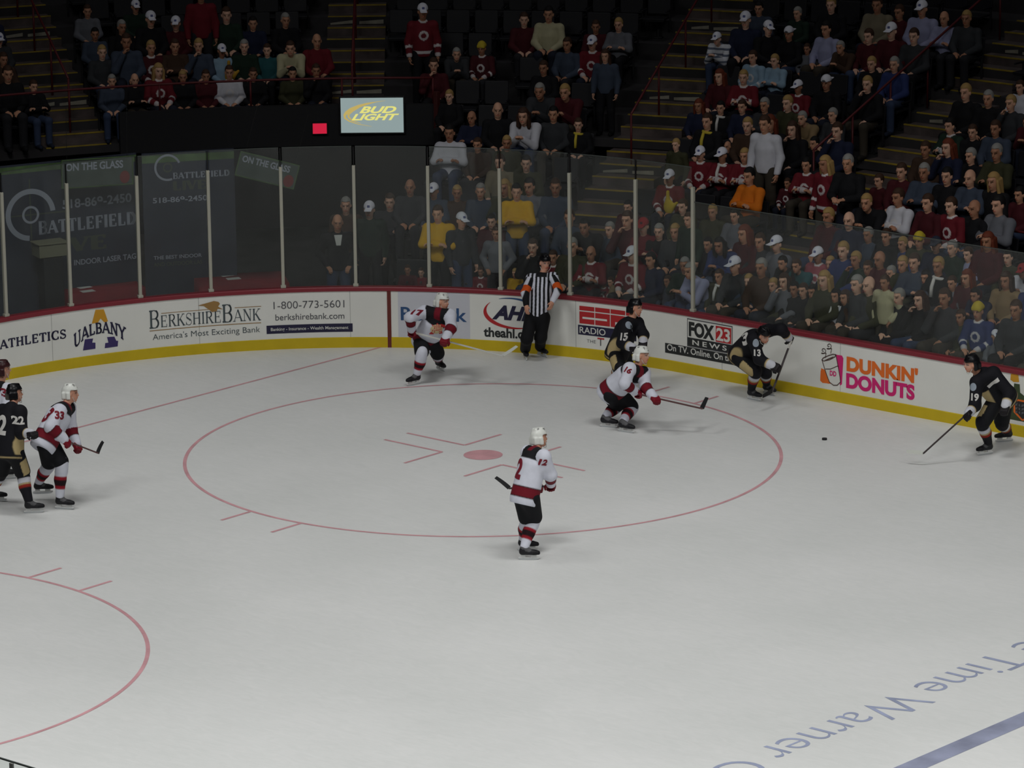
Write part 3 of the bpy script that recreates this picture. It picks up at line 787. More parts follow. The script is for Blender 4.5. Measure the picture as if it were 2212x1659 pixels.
b = MB(); s0, za = PX(576, 723); s1, zb = PX(762, 715); zt = PX(668, 702)[1]; zz = (za+zb)/2; quad_board(b, s0, s1, zz, zz+.145, -.004, n=12); adpart('slogan_bar', b, I_NAVY, r)
V, F_ = fit(text_mesh('Banking - Insurance - Wealth Management', .008), (s1-s0)*.9); b = MB(); on_board(b, (V, F_), s0+(s1-s0)*.05, zz+.05, -.008); adpart('slogan', b, I_WHITE, r)
# 3 sportswear panel
r = ad_root((938, 690), 'pale grey panel with blue word behind the skater in number 17')
b = MB(); s0, z0 = PX(861, 733); s1, z1 = PX(1016, 738); quad_board(b, s0, s1, .185, .97, -.003, n=12); adpart('panel', b, I_PALE, r)
ad_text('lettering', text_mesh('Reebok', .018), (866, 691), (1009, 697), I_BLUE, r, h=.235, d=-.006)
# 4 league oval
r = ad_root((1106, 676), 'red and blue oval league emblem beside the referee')
sc, zc = PX(1108, 677)
def crescent(a0, a1, w, rx, ry, n=30):
    V = []; F = []
    for i in range(n+1):
        q = i/n; a = math.radians(a0+(a1-a0)*q); k = 1-w*math.sin(math.pi*q)
        V += [(rx*math.cos(a), ry*math.sin(a)), (rx*math.cos(a)*k, ry*math.sin(a)*(k-.03))]
    for i in range(n): F.append((2*i, 2*i+1, 2*i+3, 2*i+2))
    return V, F
b = MB(); on_board(b, crescent(140, 300, .16, .52, .27), sc, zc, -.005); adpart('red_arc', b, I_RED, r)
b = MB(); on_board(b, crescent(118, -40, .12, .52, .27), sc, zc, -.005); adpart('blue_arc', b, I_BLUE, r)
V, F_ = fit(text_mesh('AHL', .05, .35), .72, .25); b = MB(); on_board(b, (V, F_), sc-.37, zc-.12, -.007); adpart('initials', b, I_NAVY, r)
ad_text('web_address', text_mesh('theahl.com', .03), (1045, 727), (1165, 733), I_DK, r)
# 5 sports radio
r = ad_root((1310, 705), 'red sports network letters above a dark radio bar')
s0, z0 = PX(1252, 698); s1, z1 = PX(1385, 716); w_ = s1-s0; hh = .30; q = w_/4
def block(name_, rects, m, zoff=0): 
    b = MB()
    for x0, y0, x1, y1 in rects: quad_board(b, s0+x0, s0+x1, z0+y0, z0+y1, -.005, n=3)
    return adpart(name_, b, m, r)
g = .015; t_ = .062; R_ = []
x = 0; R_ += [(x, .225, x+q-g, hh), (x, .118, x+q-g, .205), (x, 0, x+.055, .205), (x, 0, x+q-g, .082)]
x = q; R_ += [(x, .225, x+q-g, hh), (x, .118, x+q-g, .205), (x+q-g-.055, 0, x+q-g, .205), (x, 0, x+q-g, .082)]
x = 2*q; R_ += [(x, .225, x+q-g, hh), (x, .09, x+q-g, .205), (x, 0, x+.085, .205)]
x = 3*q; R_ += [(x, .225, x+q-g, hh), (x, .118, x+q-g, .205), (x, 0, x+.085, .205), (x+q-g-.085, 0, x+q-g, .205)]
block('lettering', R_, I_RED)
sb0, zb = PX(1249, 722); sb1 = PX(1375, 740)[0]; b = MB(); quad_board(b, sb0, sb1, zb, zb+.165, -.004); adpart('radio_bar', b, I_NAVY, r)
V, F_ = fit(text_mesh('RADIO', .01), .49, .11); b = MB(); on_board(b, (V, F_), sb0+.03, zb+.028, -.008); adpart('radio_word', b, I_WHITE, r)
s2, z2 = PX(1268, 741); V, F_ = fit(text_mesh('THE', -.01), .17, .055); b = MB(); on_board(b, (V, F_), s2, z2+.01, -.005)
quad_board(b, s2+.25, s2+.27, z2-.02, z2+.09, -.005); adpart('small_words', b, I_GREY, r)
b = MB(); quad_board(b, s2+.20, s2+.33, z2+.09, z2+.115, -.005); adpart('red_dash', b, I_RED, r)
# 6 television news
r = ad_root((1533, 727), 'framed television news logo with red number box and dark slogan strip')
s0, za = PX(1486, 748); s1, zb = PX(1581, 761); z0 = (za+zb)/2; zt = PX(1487, 690)[1]
b = MB(); quad_board(b, s0-.015, s1+.015, z0-.015, zt+.02, -.003); adpart('frame', b, I_GREY, r)
b = MB(); quad_board(b, s0, s1, z0+.14, zt, -.005); adpart('panel', b, I_WHITE, r)
b = MB(); quad_board(b, s0, s1, z0, z0+.135, -.005); adpart('word_band', b, I_DK, r)
b = MB(); quad_board(b, s0+(s1-s0)*.64, s1-.01, z0+.15, zt-.02, -.007); adpart('number_box', b, I_RED, r)
b = MB(); V, F_ = fit(text_mesh('FOX', .05), (s1-s0)*.58, (zt-z0-.14)*.84); on_board(b, (V, F_), s0+.025, z0+.16, -.008); adpart('lettering', b, I_DK, r)
b = MB(); V, F_ = fit(text_mesh('23', .03), (s1-s0)*.31, (zt-z0-.14)*.74); on_board(b, (V, F_), s0+(s1-s0)*.655, z0+.17, -.010); adpart('number', b, I_WHITE, r)
b = MB(); V, F_ = fit(text_mesh('NEWS', .02, space=1.5), (s1-s0)*.78, .085); on_board(b, (V, F_), s0+(s1-s0)*.11, z0+.025, -.010); adpart('news_word', b, I_WHITE, r)
s0, za = PX(1437, 762); s1, zb = PX(1619, 794); z0 = (za+zb)/2
b = MB(); quad_board(b, s0, s1, z0, z0+.165, -.004, n=10); adpart('slogan_strip', b, I_DK, r)
V, F_ = fit(text_mesh('On TV. Online. On the Go.', .014), (s1-s0)*.95); b = MB(); on_board(b, (V, F_), s0+(s1-s0)*.025, z0+.05, -.008); adpart('slogan', b, I_WHITE, r)
# 7 doughnut shop
r = ad_root((1878, 815), 'doughnut shop advertisement with orange and magenta words and a steaming cup')
ad_text('orange_word', text_mesh("DUNKIN'", .05), (1829, 803), (1983, 828), I_ORANGE, r, h=.25)
ad_text('magenta_word', text_mesh('DONUTS', .05), (1828, 840), (1976, 863), I_PINK, r, h=.25)
b = MB(); poly_board(b, P_((1774, 795), (1784, 800), (1791, 829), (1777, 826), (1772, 822)), -.003); poly_board(b, P_((1773, 800), (1797, 829), (1777, 827), (1772, 822)), -.0035)
adpart('orange_patch', b, I_ORANGE, r)
b = MB(); poly_board(b, P_((1806, 766), (1819, 768), (1822, 774), (1819, 830), (1815, 833), (1808, 800)), -.003); adpart('magenta_patch', b, I_PINK, r)
b = MB(); poly_board(b, P_((1776, 777), (1806, 766), (1811, 792), (1815, 815), (1816, 825), (1809, 832), (1801, 832), (1792, 825), (1784, 803)), -.0045); adpart('cup', b, I_WHITE, r)
def line_board(b, pts, w=.014, d=-.007):
    V, F = stroke([PX(*p) for p in pts], w); on_board(b, (V, F), 0, 0, d)
b = MB()
line_board(b, [(1776, 777), (1784, 803), (1792, 825), (1801, 832), (1809, 832), (1816, 825), (1815, 815), (1811, 792), (1806, 766)])
line_board(b, [(1776, 777), (1779, 773), (1790, 768), (1800, 765), (1806, 766), (1804, 771), (1793, 777), (1780, 780), (1776, 777)])
line_board(b, [(1784, 797), (1795, 797), (1811, 790)])
for cx, cy, sg_ in ((1779, 757, 1), (1791, 747, 1)):
    pts = [(cx+(1+.9*q)*.9*math.cos(sg_*q*1.05+1.), cy+(1+.9*q)*.9*math.sin(sg_*q*1.05+1.)*1.1) for q in np.linspace(0, 7.2, 26)]
    line_board(b, pts, .011); line_board(b, [(pts[-1][0], pts[-1][1]), (cx+6, cy+6), (cx+4, cy+16)], .011)
adpart('cup_outline', b, I_BRN, r)
b = MB(); poly_board(b, P_((1781, 778), (1795, 772), (1803, 769), (1799, 773), (1788, 777)), -.008); adpart('coffee', b, I_BRN, r)
b = MB(); sD, zD = PX(1793, 811); V, F_ = fit(text_mesh('DD', .04), .13, .085); on_board(b, (V, F_), sD, zD, -.008); adpart('monogram', b, I_PINK, r)
# 8 bottle
r = ad_root((2196, 850), 'dark bottle advertisement with yellow cap behind the skater in number 19')
b = MB(); poly_board(b, P_((2190, 838), (2190, 850), (2181, 868), (2181, 905), (2212, 911), (2240, 905), (2240, 872), (2215, 857), (2204, 848), (2203, 830), (2191, 828)), -.004); adpart('bottle', b, I_GREEN, r)
b = MB(); poly_board(b, P_((2184, 808), (2189, 806), (2200, 808), (2202, 825), (2190, 825), (2183, 820)), -.006); adpart('cap', b, I_GOLD, r)
b = MB(); poly_board(b, P_((2190, 867), (2198, 862), (2240, 870), (2240, 904), (2208, 909), (2190, 890)), -.007); adpart('label_edge', b, I_ORANGE, r)
b = MB(); poly_board(b, P_((2193, 870), (2199, 866), (2240, 874), (2240, 900), (2209, 905), (2194, 888)), -.009); adpart('label', b, I_DK, r)
b = MB()
for y in (877, 885, 893): line_board(b, [(2195, y-3), (2200, y-4), (2206, y), (2212, y-2)], .03, -.012)
adpart('label_pattern', b, I_GREY, r)

# ------------------------------------------------------------------ glass and posts above the boards
def glass_mat():
    m, t, b = _nt('scuffed_rink_glass')
    tr = t.nodes.new('ShaderNodeBsdfTransparent'); tr.inputs[0].default_value = (.93, .95, .94, 1)
    df = t.nodes.new('ShaderNodeBsdfDiffuse'); df.inputs[0].default_value = (.62, .64, .62, 1)
    gl = t.nodes.new('ShaderNodeBsdfGlossy'); gl.inputs['Roughness'].default_value = .12
    m1 = t.nodes.new('ShaderNodeMixShader'); m1.inputs[0].default_value = .022
    n = t.nodes.new('ShaderNodeTexNoise'); n.inputs['Scale'].default_value = 1.6; n.inputs['Detail'].default_value = 5
    c = t.nodes.new('ShaderNodeTexCoord'); t.links.new(c.outputs['Object'], n.inputs['Vector'])
    mr = t.nodes.new('ShaderNodeMapRange'); mr.inputs['To Min'].default_value = .007; mr.inputs['To Max'].default_value = .020
    t.links.new(n.outputs['Fac'], mr.inputs['Value'])
    m2 = t.nodes.new('ShaderNodeMixShader'); t.links.new(mr.outputs[0], m2.inputs[0])
    t.links.new(tr.outputs[0], m2.inputs[1]); t.links.new(df.outputs[0], m2.inputs[2])
    t.links.new(m2.outputs[0], m1.inputs[1]); t.links.new(gl.outputs[0], m1.inputs[2])
    t.links.new(m1.outputs[0], t.nodes['Material Output'].inputs[0])
    return m
M_GLASS = glass_mat()
M_POST = mat('white_post_paint', srgb(176, 174, 160), .45); M_POSTD = mat('black_post_paint', (.012, .012, .013), .5)
ORD = 'first second third fourth fifth sixth seventh eighth ninth tenth eleventh twelfth thirteenth fourteenth fifteenth sixteenth seventeenth eighteenth'.split()
postx = [(14, 684), (153, 662), (303, 643), (456, 632), (612, 622), (769, 620), (928, 620), (1082, 627), (1232, 640), (1374, 655), (1497, 672)]
PS = [board_hit(p, .05)[0] for p in postx]; PS[0] = PS[1]-1.215
ZT, ZP = 3.45, 3.13
for i, s in enumerate(PS):
    p = bpt(s, .05); q = bpt(s+.05, .05); a = math.atan2(q[1]-p[1], q[0]-p[0])
    R3 = np.array([[math.cos(a), -math.sin(a), 0], [math.sin(a), math.cos(a), 0], [0, 0, 1]])
    last = i == len(PS)-1
    b = MB(); b.box((0, 0, (1.05+ZP)/2), (.055, .06, ZP-1.05), R3); b.box((0, -.0, 1.075), (.09, .08, .05), R3)
    o = b.build('stanchion', M_POST, None, loc=(p[0], p[1], 0), bevel=.008)
    tag(o, f'white upright post of the rink glass, {ORD[i]} from the dark banner end' if not last else 'white upright post where the tall rink glass steps down', 'post', 'white posts of the rink glass')
    if not last:
        b = MB(); b.box((0, 0, (ZP+ZT)/2), (.016, .03, ZT-ZP), R3); b.build('post_extension', M_POSTD, o)
M_GEDGE = mat('glass_top_edge', (.06, .07, .065), .3)
def pane(s0, s1, z1, label, group, n=3, d=.05):
    b = MB(); V = []; F = []
    for i in range(n+1):
        s = s0+(s1-s0)*i/n
        for dd in (d-.006, d+.006):
            p = bpt(s, dd); V += [(p[0], p[1], 1.05), (p[0], p[1], z1)]
    # only the two faces and the edges
    for i in range(n):
        k = i*4; F += [(k, k+4, k+5, k+1), (k+2, k+3, k+7, k+6), (k+1, k+5, k+7, k+3)]
    b.add(V, F); o = b.build('glass_pane', M_GLASS); tag(o, label, 'glass', group)
    b = MB(); V = []
    for i in range(n+1):
        s = s0+(s1-s0)*i/n
        for dd, z in ((d-.007, z1), (d+.007, z1), (d+.007, z1+.012), (d-.007, z1+.012)): p = bpt(s, dd); V.append((p[0], p[1], z))
    F = [(i*4+k, i*4+(k+1) % 4, (i+1)*4+(k+1) % 4, (i+1)*4+k) for i in range(n) for k in range(4)]
    b.add(V, F); b.build('top_edge', M_GEDGE, o)
    return o
for i in range(len(PS)-1):
    pane(PS[i]+.028, PS[i+1]-.028, ZT, f'tall pane of rink glass between the {ORD[i]} and {ORD[i+1]} white posts', 'tall panes of rink glass')
pane(PS[0]-1.19, PS[0]-.028, ZT, 'tall pane of rink glass before the first white post', 'tall panes of rink glass')
for i in range(5):
    s0 = PS[-1]+.028+i*1.83
    pane(s0, s0+1.822, 2.88, f'low frameless pane of rink glass, {ORD[i]} after the last white post', 'low frameless panes of rink glass')
# the near side of the rink: only a corner of one pane shows
b = MB(); b.box((10.4, YN, 1.83), (5.0, .012, 1.6)); o = b.build('glass_pane', M_GLASS); tag(o, 'near pane of rink glass peeping into the bottom corner', 'glass')
b = MB(); b.box((10.4, YN, 2.637), (5.0, .02, .014)); b.build('top_edge', M_GEDGE, o)
b = MB(); b.box((10.95, YN-.02, 1.83), (.05, .02, 1.6)); b.build('clamp_strip', mat('grey_clamp', srgb(120, 122, 118), .5), o)
b = MB(); b.box((9.4, YN-.06, .52), (14, .1, 1.04)); tag(b.build('wall_near_boards', M_BOARD), kind='structure')

# ------------------------------------------------------------------ the seating bowl
D0, Z0, DR, HR = .615, .364, .77, .314
NR, KF, PHP = 19, 7, 35.6
dk = lambda k: D0+DR*k if k >= 0 else .50
zk = lambda k: Z0+HR*k if k >= 0 else 0.
M_TREAD = mat('stand_concrete', (.030, .028, .030), .85, noise=.3, nscale=1.5)
def path(s_lo, s_hi, step=.7):
    return list(np.linspace(s_lo, s_hi, max(2, int((s_hi-s_lo)/step))))
SPH = lambda ph: ARC-math.radians(ph)*RAD      # path parameter of the angle ph
b = MB()
for k in range(NR):
    s_lo = SPH(PHP) if k < KF else -9.
    ss = path(s_lo, ARC+13); V = []
    zl = -.005 if k == 0 else zk(k-1)
    if k == KF: zl = 2.42
    for s in ss:
        a = bpt(s, dk(k)); c = bpt(s, dk(k)+DR+.002); V += [(a[0], a[1], zl), (a[0], a[1], zk(k)), (c[0], c[1], zk(k))]
    F = []
    for i in range(len(ss)-1): F += [(i*3, i*3+3, i*3+4, i*3+1), (i*3+1, i*3+4, i*3+5, i*3+2)]
    b.add(V, F)
stands = b.build('floor_stands', M_TREAD); tag(stands, kind='structure')
M_BLACKW = mat('black_wall_paint', (.012, .012, .014), .7)
M_DRED = mat('dark_red_rail_paint', srgb(88, 26, 30), .5)
# side of the lower block, parapet over the open end, wall at the very back
b = MB()
for k in range(KF):
    a, c = bpol(PHP, RAD+dk(k)), bpol(PHP, RAD+dk(k)+DR); t = (zk(k))/2
    m_ = (a+c)/2; L = np.hypot(*(c-a)); d = (c-a)/L
    b.bar((a[0], a[1], t), (c[0], c[1], t), .08, zk(k))
tag(b.build('wall_block_side', M_BLACKW), kind='structure')
ss = [s for s in path(-9, SPH(PHP)+.15)]
def strip2(prof, name, m, ss_): return strip(prof, name, m, None, ss_)
dP = dk(KF)
ap = [s for s in ss if True]
tag(strip2([(dP-.16, 2.40), (dP-.16, 3.15), (dP-.05, 3.15), (dP-.05, 2.40)], 'wall_parapet', M_BLACKW, path(SPH(58.3), SPH(PHP)+.1)), kind='structure')
tag(strip2([(dP+4.2, 0), (dP+4.2, 2.6), (dP+4.3, 2.6), (dP+4.3, 0)], 'wall_behind_stands', M_BLACKW, path(-9, SPH(PHP)+2)), kind='structure')
tag(strip2([(dk(NR), 0), (dk(NR), 10.5), (dk(NR)+.2, 10.5), (dk(NR)+.2, 0)], 'wall_back', M_BLACKW, path(-9, ARC+13, 1.5)), kind='structure')

# ------------------------------------------------------------------ aisle stairs
M_STEP = mat('stair_concrete', (.085, .066, .062), .8, noise=.4, nscale=3)
M_EDGE = mat('yellow_step_edge', srgb(150, 128, 44), .6, noise=.3, nscale=4)
M_SIGN = mat('pale_step_plate', srgb(150, 146, 132), .6, noise=.2, nscale=6)
AISLES = [  # angle, shift, half width, name, first row
 (61.2, 0., .60, 'stairs above the dark banners', KF), (41.5, 0., .55, 'stairs above the lit screen', KF),
 (20.2, 0., .58, 'stairs climbing behind the referee', 0), (0., -.15, .62, 'stairs above the television news logo', 0)]
STAIRS = []
for ai, (ph, off, hw, nm, k0) in enumerate(AISLES):
    a0 = bpol(ph, RAD+dk(k0), off)
    rt = np.array([math.cos(math.radians(ph)), math.sin(math.radians(ph))]); ou = np.array([-rt[1], rt[0]])
    R3 = np.array([[rt[0], ou[0], 0], [rt[1], ou[1], 0], [0, 0, 1]])
    blocks = MB(); edges = []; signs = []
    for k in range(k0, NR-1):
        for half in (0, 1):
            if half == 0 and k == k0 and k0 > 0: continue
            d = dk(k)-(.385 if half == 0 else 0); z = zk(k)-(.157 if half == 0 else 0)
            if d < .5: continue
            c = bpol(ph, RAD+d+.19, off)
            if half == 0: blocks.box((c[0]-a0[0], c[1]-a0[1], z-.078-zk(k0)), (2*hw, .385, .155), R3)
            else: blocks.box((c[0]-a0[0], c[1]-a0[1], z+.004-zk(k0)), (2*hw, .385, .012), R3)
            e = bpol(ph, RAD+d, off); edges.append((e[0]-a0[0], e[1]-a0[1], z-zk(k0)))
            if half == 1 and k % 3 == 0 and k > 4: signs.append((e[0]-a0[0], e[1]-a0[1], z-.10-zk(k0)))
    st = blocks.build('aisle_stairs', M_STEP, None, loc=(a0[0], a0[1], zk(k0)))
    tag(st, ('brown concrete ' if ai else 'dim brown concrete ')+nm+' with yellow step edges', 'stairs'); STAIRS.append(st)
    if ai == 3:
        for k in (1, 2, 3):
            c = bpol(ph, RAD+dk(k)-.195, off); b = MB(); b.box((c[0]-a0[0], c[1]-a0[1], zk(k)-.157-.078-zk(k0)), (2*hw+.02, .40, .160), R3)
            b.build('pale_step', mat('pale_step_paint', srgb(120, 122, 114), .7, noise=.15, nscale=3), st)
    for e in edges:
        b = MB(); b.box(np.array(e)+np.array([*(ou*.012), .008]), (2*hw, .045, .022), R3); b.build('step_edge', M_EDGE, st)
    for e in signs:
        for sd in (-1, 1):
            b = MB(); p = np.array(e)+np.array([*(rt*sd*hw*.5-ou*.02), 0])
            q = MB(); w2 = hw*.42; V = [(-w2, 0, -.035), (w2, 0, -.035-.0), (w2, 0, .045), (-w2, 0, .0+.015)] if sd > 0 else [(-w2, 0, -.045), (w2, 0, -.02), (w2, 0, .045), (-w2, 0, -.01)]
            V = [tuple(R3@np.array(v)+p) for v in V]+[tuple(R3@(np.array(v)+np.array([0, .012, 0]))+p) for v in V]
            q.add(V, [(0, 1, 2, 3), (7, 6, 5, 4), (0, 4, 5, 1), (1, 5, 6, 2), (2, 6, 7, 3), (3, 7, 4, 0)]); q.build('step_plate', M_SIGN, st)

# ------------------------------------------------------------------ rails
def handrail(label, pts, posts, r=.022, m=None):
    p0 = np.array(pts[0]); b = MB(); b.tube([np.array(p)-p0 for p in pts], r, 8)
    o = b.build('handrail', m or M_DRED, None, True, loc=tuple(p0)); tag(o, label, 'handrail')
    for a, c in posts:
        b = MB(); b.tube([np.array(a)-p0, np.array(c)-p0], r*.85, 8); b.build('rail_post', m or M_DRED, o, True)
    return o
def stair_rail(ph, off, d0, d1, label, n):
    P = []; Q = []
    for i in range(n):
        d = d0+(d1-d0)*i/(n-1); e = bpol(ph, RAD+d, off); zb = .113+.408*d; k = int((d-D0)/DR+1e-6); zt = zk(k) if k >= 0 else 0
        P.append((e[0], e[1], zb+.90)); Q.append(((e[0], e[1], zt), (e[0], e[1], zb+.90)))
    return handrail(label, P, Q)
stair_rail(0, -.90, 4.7, 12.5, 'long dark red handrail sloping up beside the stairs above the news logo', 8)
stair_rail(20.2, 0, 5.3, 12.9, 'dark red middle handrail on the stairs behind the referee', 6)
stair_rail(41.5, 0, 6.6, 12.9, 'dark red middle handrail on the stairs above the lit screen', 6)
stair_rail(61.2, 0, 6.6, 12.9, 'dark red middle handrail on the stairs above the dark banners', 6)
def arc_rail(s0, s1, d, z, label, zbase, n=9):
    P = []; Q = []
    for i in range(n):
        e = bpt(s0+(s1-s0)*i/(n-1), d); P.append((e[0], e[1], z)); 
        if i % 2 == 0: Q.append(((e[0], e[1], zbase), (e[0], e[1], z)))
    return handrail(label, P, Q)
arc_rail(SPH(75), SPH(PHP), dP-.10, 3.62, 'long dark red guard rail curving along the front of the raised stands', 3.12, 13)
arc_rail(ARC+2.35, ARC+9, dk(4)-.06, zk(3)+1.0, 'dark red guard rail crossing the stands in front of the grey sweatshirt', zk(3), 7)
e = bpol(PHP-.35, RAD+dP-.27)
b = MB(); b.box((0, 0, 1.7), (.09, .09, 3.4)); o = b.build('corner_post', mat('dull_red_post', srgb(70, 26, 26), .6), None, loc=(e[0], e[1], 0), bevel=.01); tag(o, 'tall dull red post at the corner of the open tunnel', 'post')

# ------------------------------------------------------------------ the open end behind the glass: banners, tables, signs, screen
def frame_at(px, d):
    """origin on the curve d behind the boards seen at px, its z, and the axes along, out, up"""
    s, z = board_hit(px, d); p = bpt(s, d); q = bpt(s+.02, d); a = q-p; a /= np.hypot(*a)
    return s, np.array([p[0], p[1], z]), np.array([a[0], a[1], 0])
def flat_panel(d, x0, x1, ytop, ybot=None, zbot=None, depth=.04):
    """panel between the pixels columns x0 and x1, standing d behind the boards"""
    A = frame_at((x0, ytop[0]), d)[1]; B = frame_at((x1, ytop[1]), d)[1]; zt = (A[2]+B[2])/2
    ax = N(np.array([B[0]-A[0], B[1]-A[1], 0])); w = np.hypot(B[0]-A[0], B[1]-A[1]); out = np.array([-ax[1], ax[0], 0])
    return A, ax, out, w, zt
def panel_thing(name, label, cat, A, ax, out, w, z0, z1, m, depth=.04):
    o = empty(name, (A[0], A[1], z0), label, cat, None, math.atan2(ax[1], ax[0]))
    b = MB(); b.box((w/2, depth/2, (z1-z0)/2), (w, depth, z1-z0)); b.build('panel', m, o)
    return o
def ptext(o, name, VF, x, z, w, h, m, y=-.006):
    V, F = fit(VF, w, h); b = MB(); b.add([(x+p[0], y, z+p[1]) for p in V], F); return b.build(name, m, o)
def pring(o, name, cx, cz, r0, r1, m, y=-.006, a0=0, a1=360, n=48):
    V = []; F = []
    for i in range(n+1):
        a = math.radians(a0+(a1-a0)*i/n); V += [(cx+r0*math.cos(a), y, cz+r0*math.sin(a)), (cx+r1*math.cos(a), y, cz+r1*math.sin(a))]
    for i in range(n): F.append((2*i, 2*i+1, 2*i+3, 2*i+2))
    b = MB(); b.add(V, F); return b.build(name, m, o)
M_BAN = mat('banner_vinyl', (.030, .036, .055), .6, noise=.2, nscale=2); M_BTX = mat('banner_grey_print', srgb(150, 156, 168), .6)
M_BDIM = mat('banner_dim_print', srgb(74, 82, 70), .6); M_BGR = mat('banner_green_print', srgb(76, 100, 62), .6, noise=.3, nscale=3)
dB = 2.7
A, ax, out, w, zt = flat_panel(dB, -60, 294, (364, 332))
def bx(px, y): # banner-plane coordinates of a pixel
    dd = ray((px, y)); nn = out; t = ((np.array([A[0], A[1], 0])-CAMP)@nn)/(dd@nn); P = CAMP+t*dd
    return (P-np.array([A[0], A[1], 0]))@ax, P[2]
def ptx(o, name, body, pl, pr, m, ytop, bold=.02, z0=.02, VF=None):
    x0, za = bx(*pl); x1, zb = bx(*pr); xm, zm = bx((pl[0]+pr[0])/2, ytop); zz = (za+zb)/2
    return ptext(o, name, VF or text_mesh(body, bold), x0, zz-z0, x1-x0, max(.04, zm-zz), m)
o = panel_thing('banner', 'wide dark laser game banner with crosshair ring and grey lettering', 'banner', A, ax, out, w, .02, zt, M_BAN)
cx, cz = bx(66, 464); rr = bx(120, 464)[0]-cx
pring(o, 'crosshair_ring', cx, cz-.02, rr*.80, rr*1.0, M_BTX, a0=5, a1=265); pring(o, 'crosshair_centre', cx, cz-.02, rr*.25, rr*.34, M_BTX)
ptx(o, 'telephone_number', '518-869-2450', (135, 450), (284, 438), M_BTX, 424)
ptx(o, 'lettering', '', (84, 506), (294, 487), M_BTX, 466, VF=serif_text('BATTLEFIELD', .25, .11, .05, gap=.12))
for a_ in ((cx-.012, cz-rr*1.35, cx+.012, cz+rr*1.35), (cx-rr*1.2, cz-.032, cx+rr*1.6, cz-.008)):
    b = MB(); b.add([(a_[0], -.005, a_[1]), (a_[2], -.005, a_[1]), (a_[2], -.005, a_[3]), (a_[0], -.005, a_[3])], [(0, 1, 2, 3)]); b.build('crosshair_line', M_BDIM, o)
ptx(o, 'second_word', '', (95, 548), (230, 540), M_BDIM, 512, VF=serif_text('LIVE', .30, .13, .05, gap=.12))
ptx(o, 'small_words', 'INDOOR LASER TAG', (160, 572), (294, 560), M_BTX, 554)
xa, za = bx(0, 388); xb, zb = bx(294, 352)
b = MB(); b.box((w/2, -.001, zt-.09-.02), (w, .004, .12)); b.build('green_edge', M_BGR, o)
A, ax, out, w, zt = flat_panel(dB-.1, 306, 505, (332, 321))
o = panel_thing('banner', 'narrow dark laser game banner with a small crosshair ring', 'banner', A, ax, out, w, .02, zt, M_BAN)
cx, cz = bx(362, 362); rr = bx(391, 362)[0]-cx
pring(o, 'crosshair_ring', cx, cz-.02, rr*.84, rr, M_BTX, a0=20, a1=290); pring(o, 'crosshair_centre', cx, cz-.02, rr*.24, rr*.36, M_BDIM)
ptx(o, 'lettering', '', (374, 385), (496, 382), M_BTX, 369, VF=serif_text('BATTLEFIELD', .25, .11, .05, gap=.12))
ptx(o, 'second_word', '', (374, 411), (445, 409), M_BDIM, 389, VF=serif_text('LIVE', .30, .13, .05, gap=.12))
ptx(o, 'telephone_number', '518-869-2450', (330, 437), (448, 435), M_BTX, 424)
ptx(o, 'small_words', 'THE BEST INDOOR', (332, 560), (436, 556), M_BTX, 550)
ptx(o, 'last_words', 'AND OUTDOOR LAS', (332, 575), (437, 571), M_BDIM, 564)
b = MB(); b.box((w/2, -.001, zt-.13), (w, .004, .13)); b.build('green_edge', M_BGR, o)
# small hanging signs
M_SGN = mat('sign_grey_green', srgb(72, 82, 76), .6, noise=.2, nscale=4)
def hang_sign(label, pl, pr, hgt, words, d, tilt):
    A, ax, out, w, zt = flat_panel(d, pl[0], pr[0], (pl[1], pr[1]))
    o = empty('hanging_sign', (A[0], A[1], A[2]), label, 'sign'); B = frame_at(pr, d)[1]
    ex = N(B-A); nz = N(np.cross(ex, out)); ey = np.cross(nz, ex); o.rotation_euler = Matrix(np.stack([ex, ey, nz], 1)).to_euler(); L = np.linalg.norm(B-A)
    if nz[2] < 0: raise ValueError('sign')
    b = MB(); b.box((L/2, .01, -hgt/2), (L, .02, hgt)); b.build('panel', M_SGN, o)
    b = MB(); t = .018
    for c_, s_ in (((L/2, 0, -t/2), (L, .03, t)), ((L/2, 0, -hgt+t/2), (L, .03, t)), ((t/2, 0, -hgt/2), (t, .03, hgt)), ((L-t/2, 0, -hgt/2), (t, .03, hgt))): b.box(c_, s_)
    b.build('border', M_BGR, o)
    ptext(o, 'lettering', text_mesh(words, .03), L*.06, -hgt*.40, L*.80, hgt*.27, M_BTX)
    b = MB(); n = 20; b.add([(L*.88+.09*math.cos(2*math.pi*i/n), -.012, -hgt*.72+.11*math.sin(2*math.pi*i/n)) for i in range(n)], [tuple(range(n))]); b.build('red_emblem', mat('dull_red_print', srgb(120, 52, 50), .6), o)
    for x in (.08, .92):
        b = MB(); b.tube([(L*x, .01, 0), (L*x, .01, .9)], .004, 5); b.build('cord', M_POSTD, o)
hang_sign('level grey sign with green border hanging before the wide dark banner', (132, 346), (287, 336), .50, 'ON THE GLASS', 2.3, 0)
hang_sign('tilted grey sign hanging beyond the narrow dark banner', (520, 326), (648, 357), .44, 'ON THE GLASS', 2.3, 0)
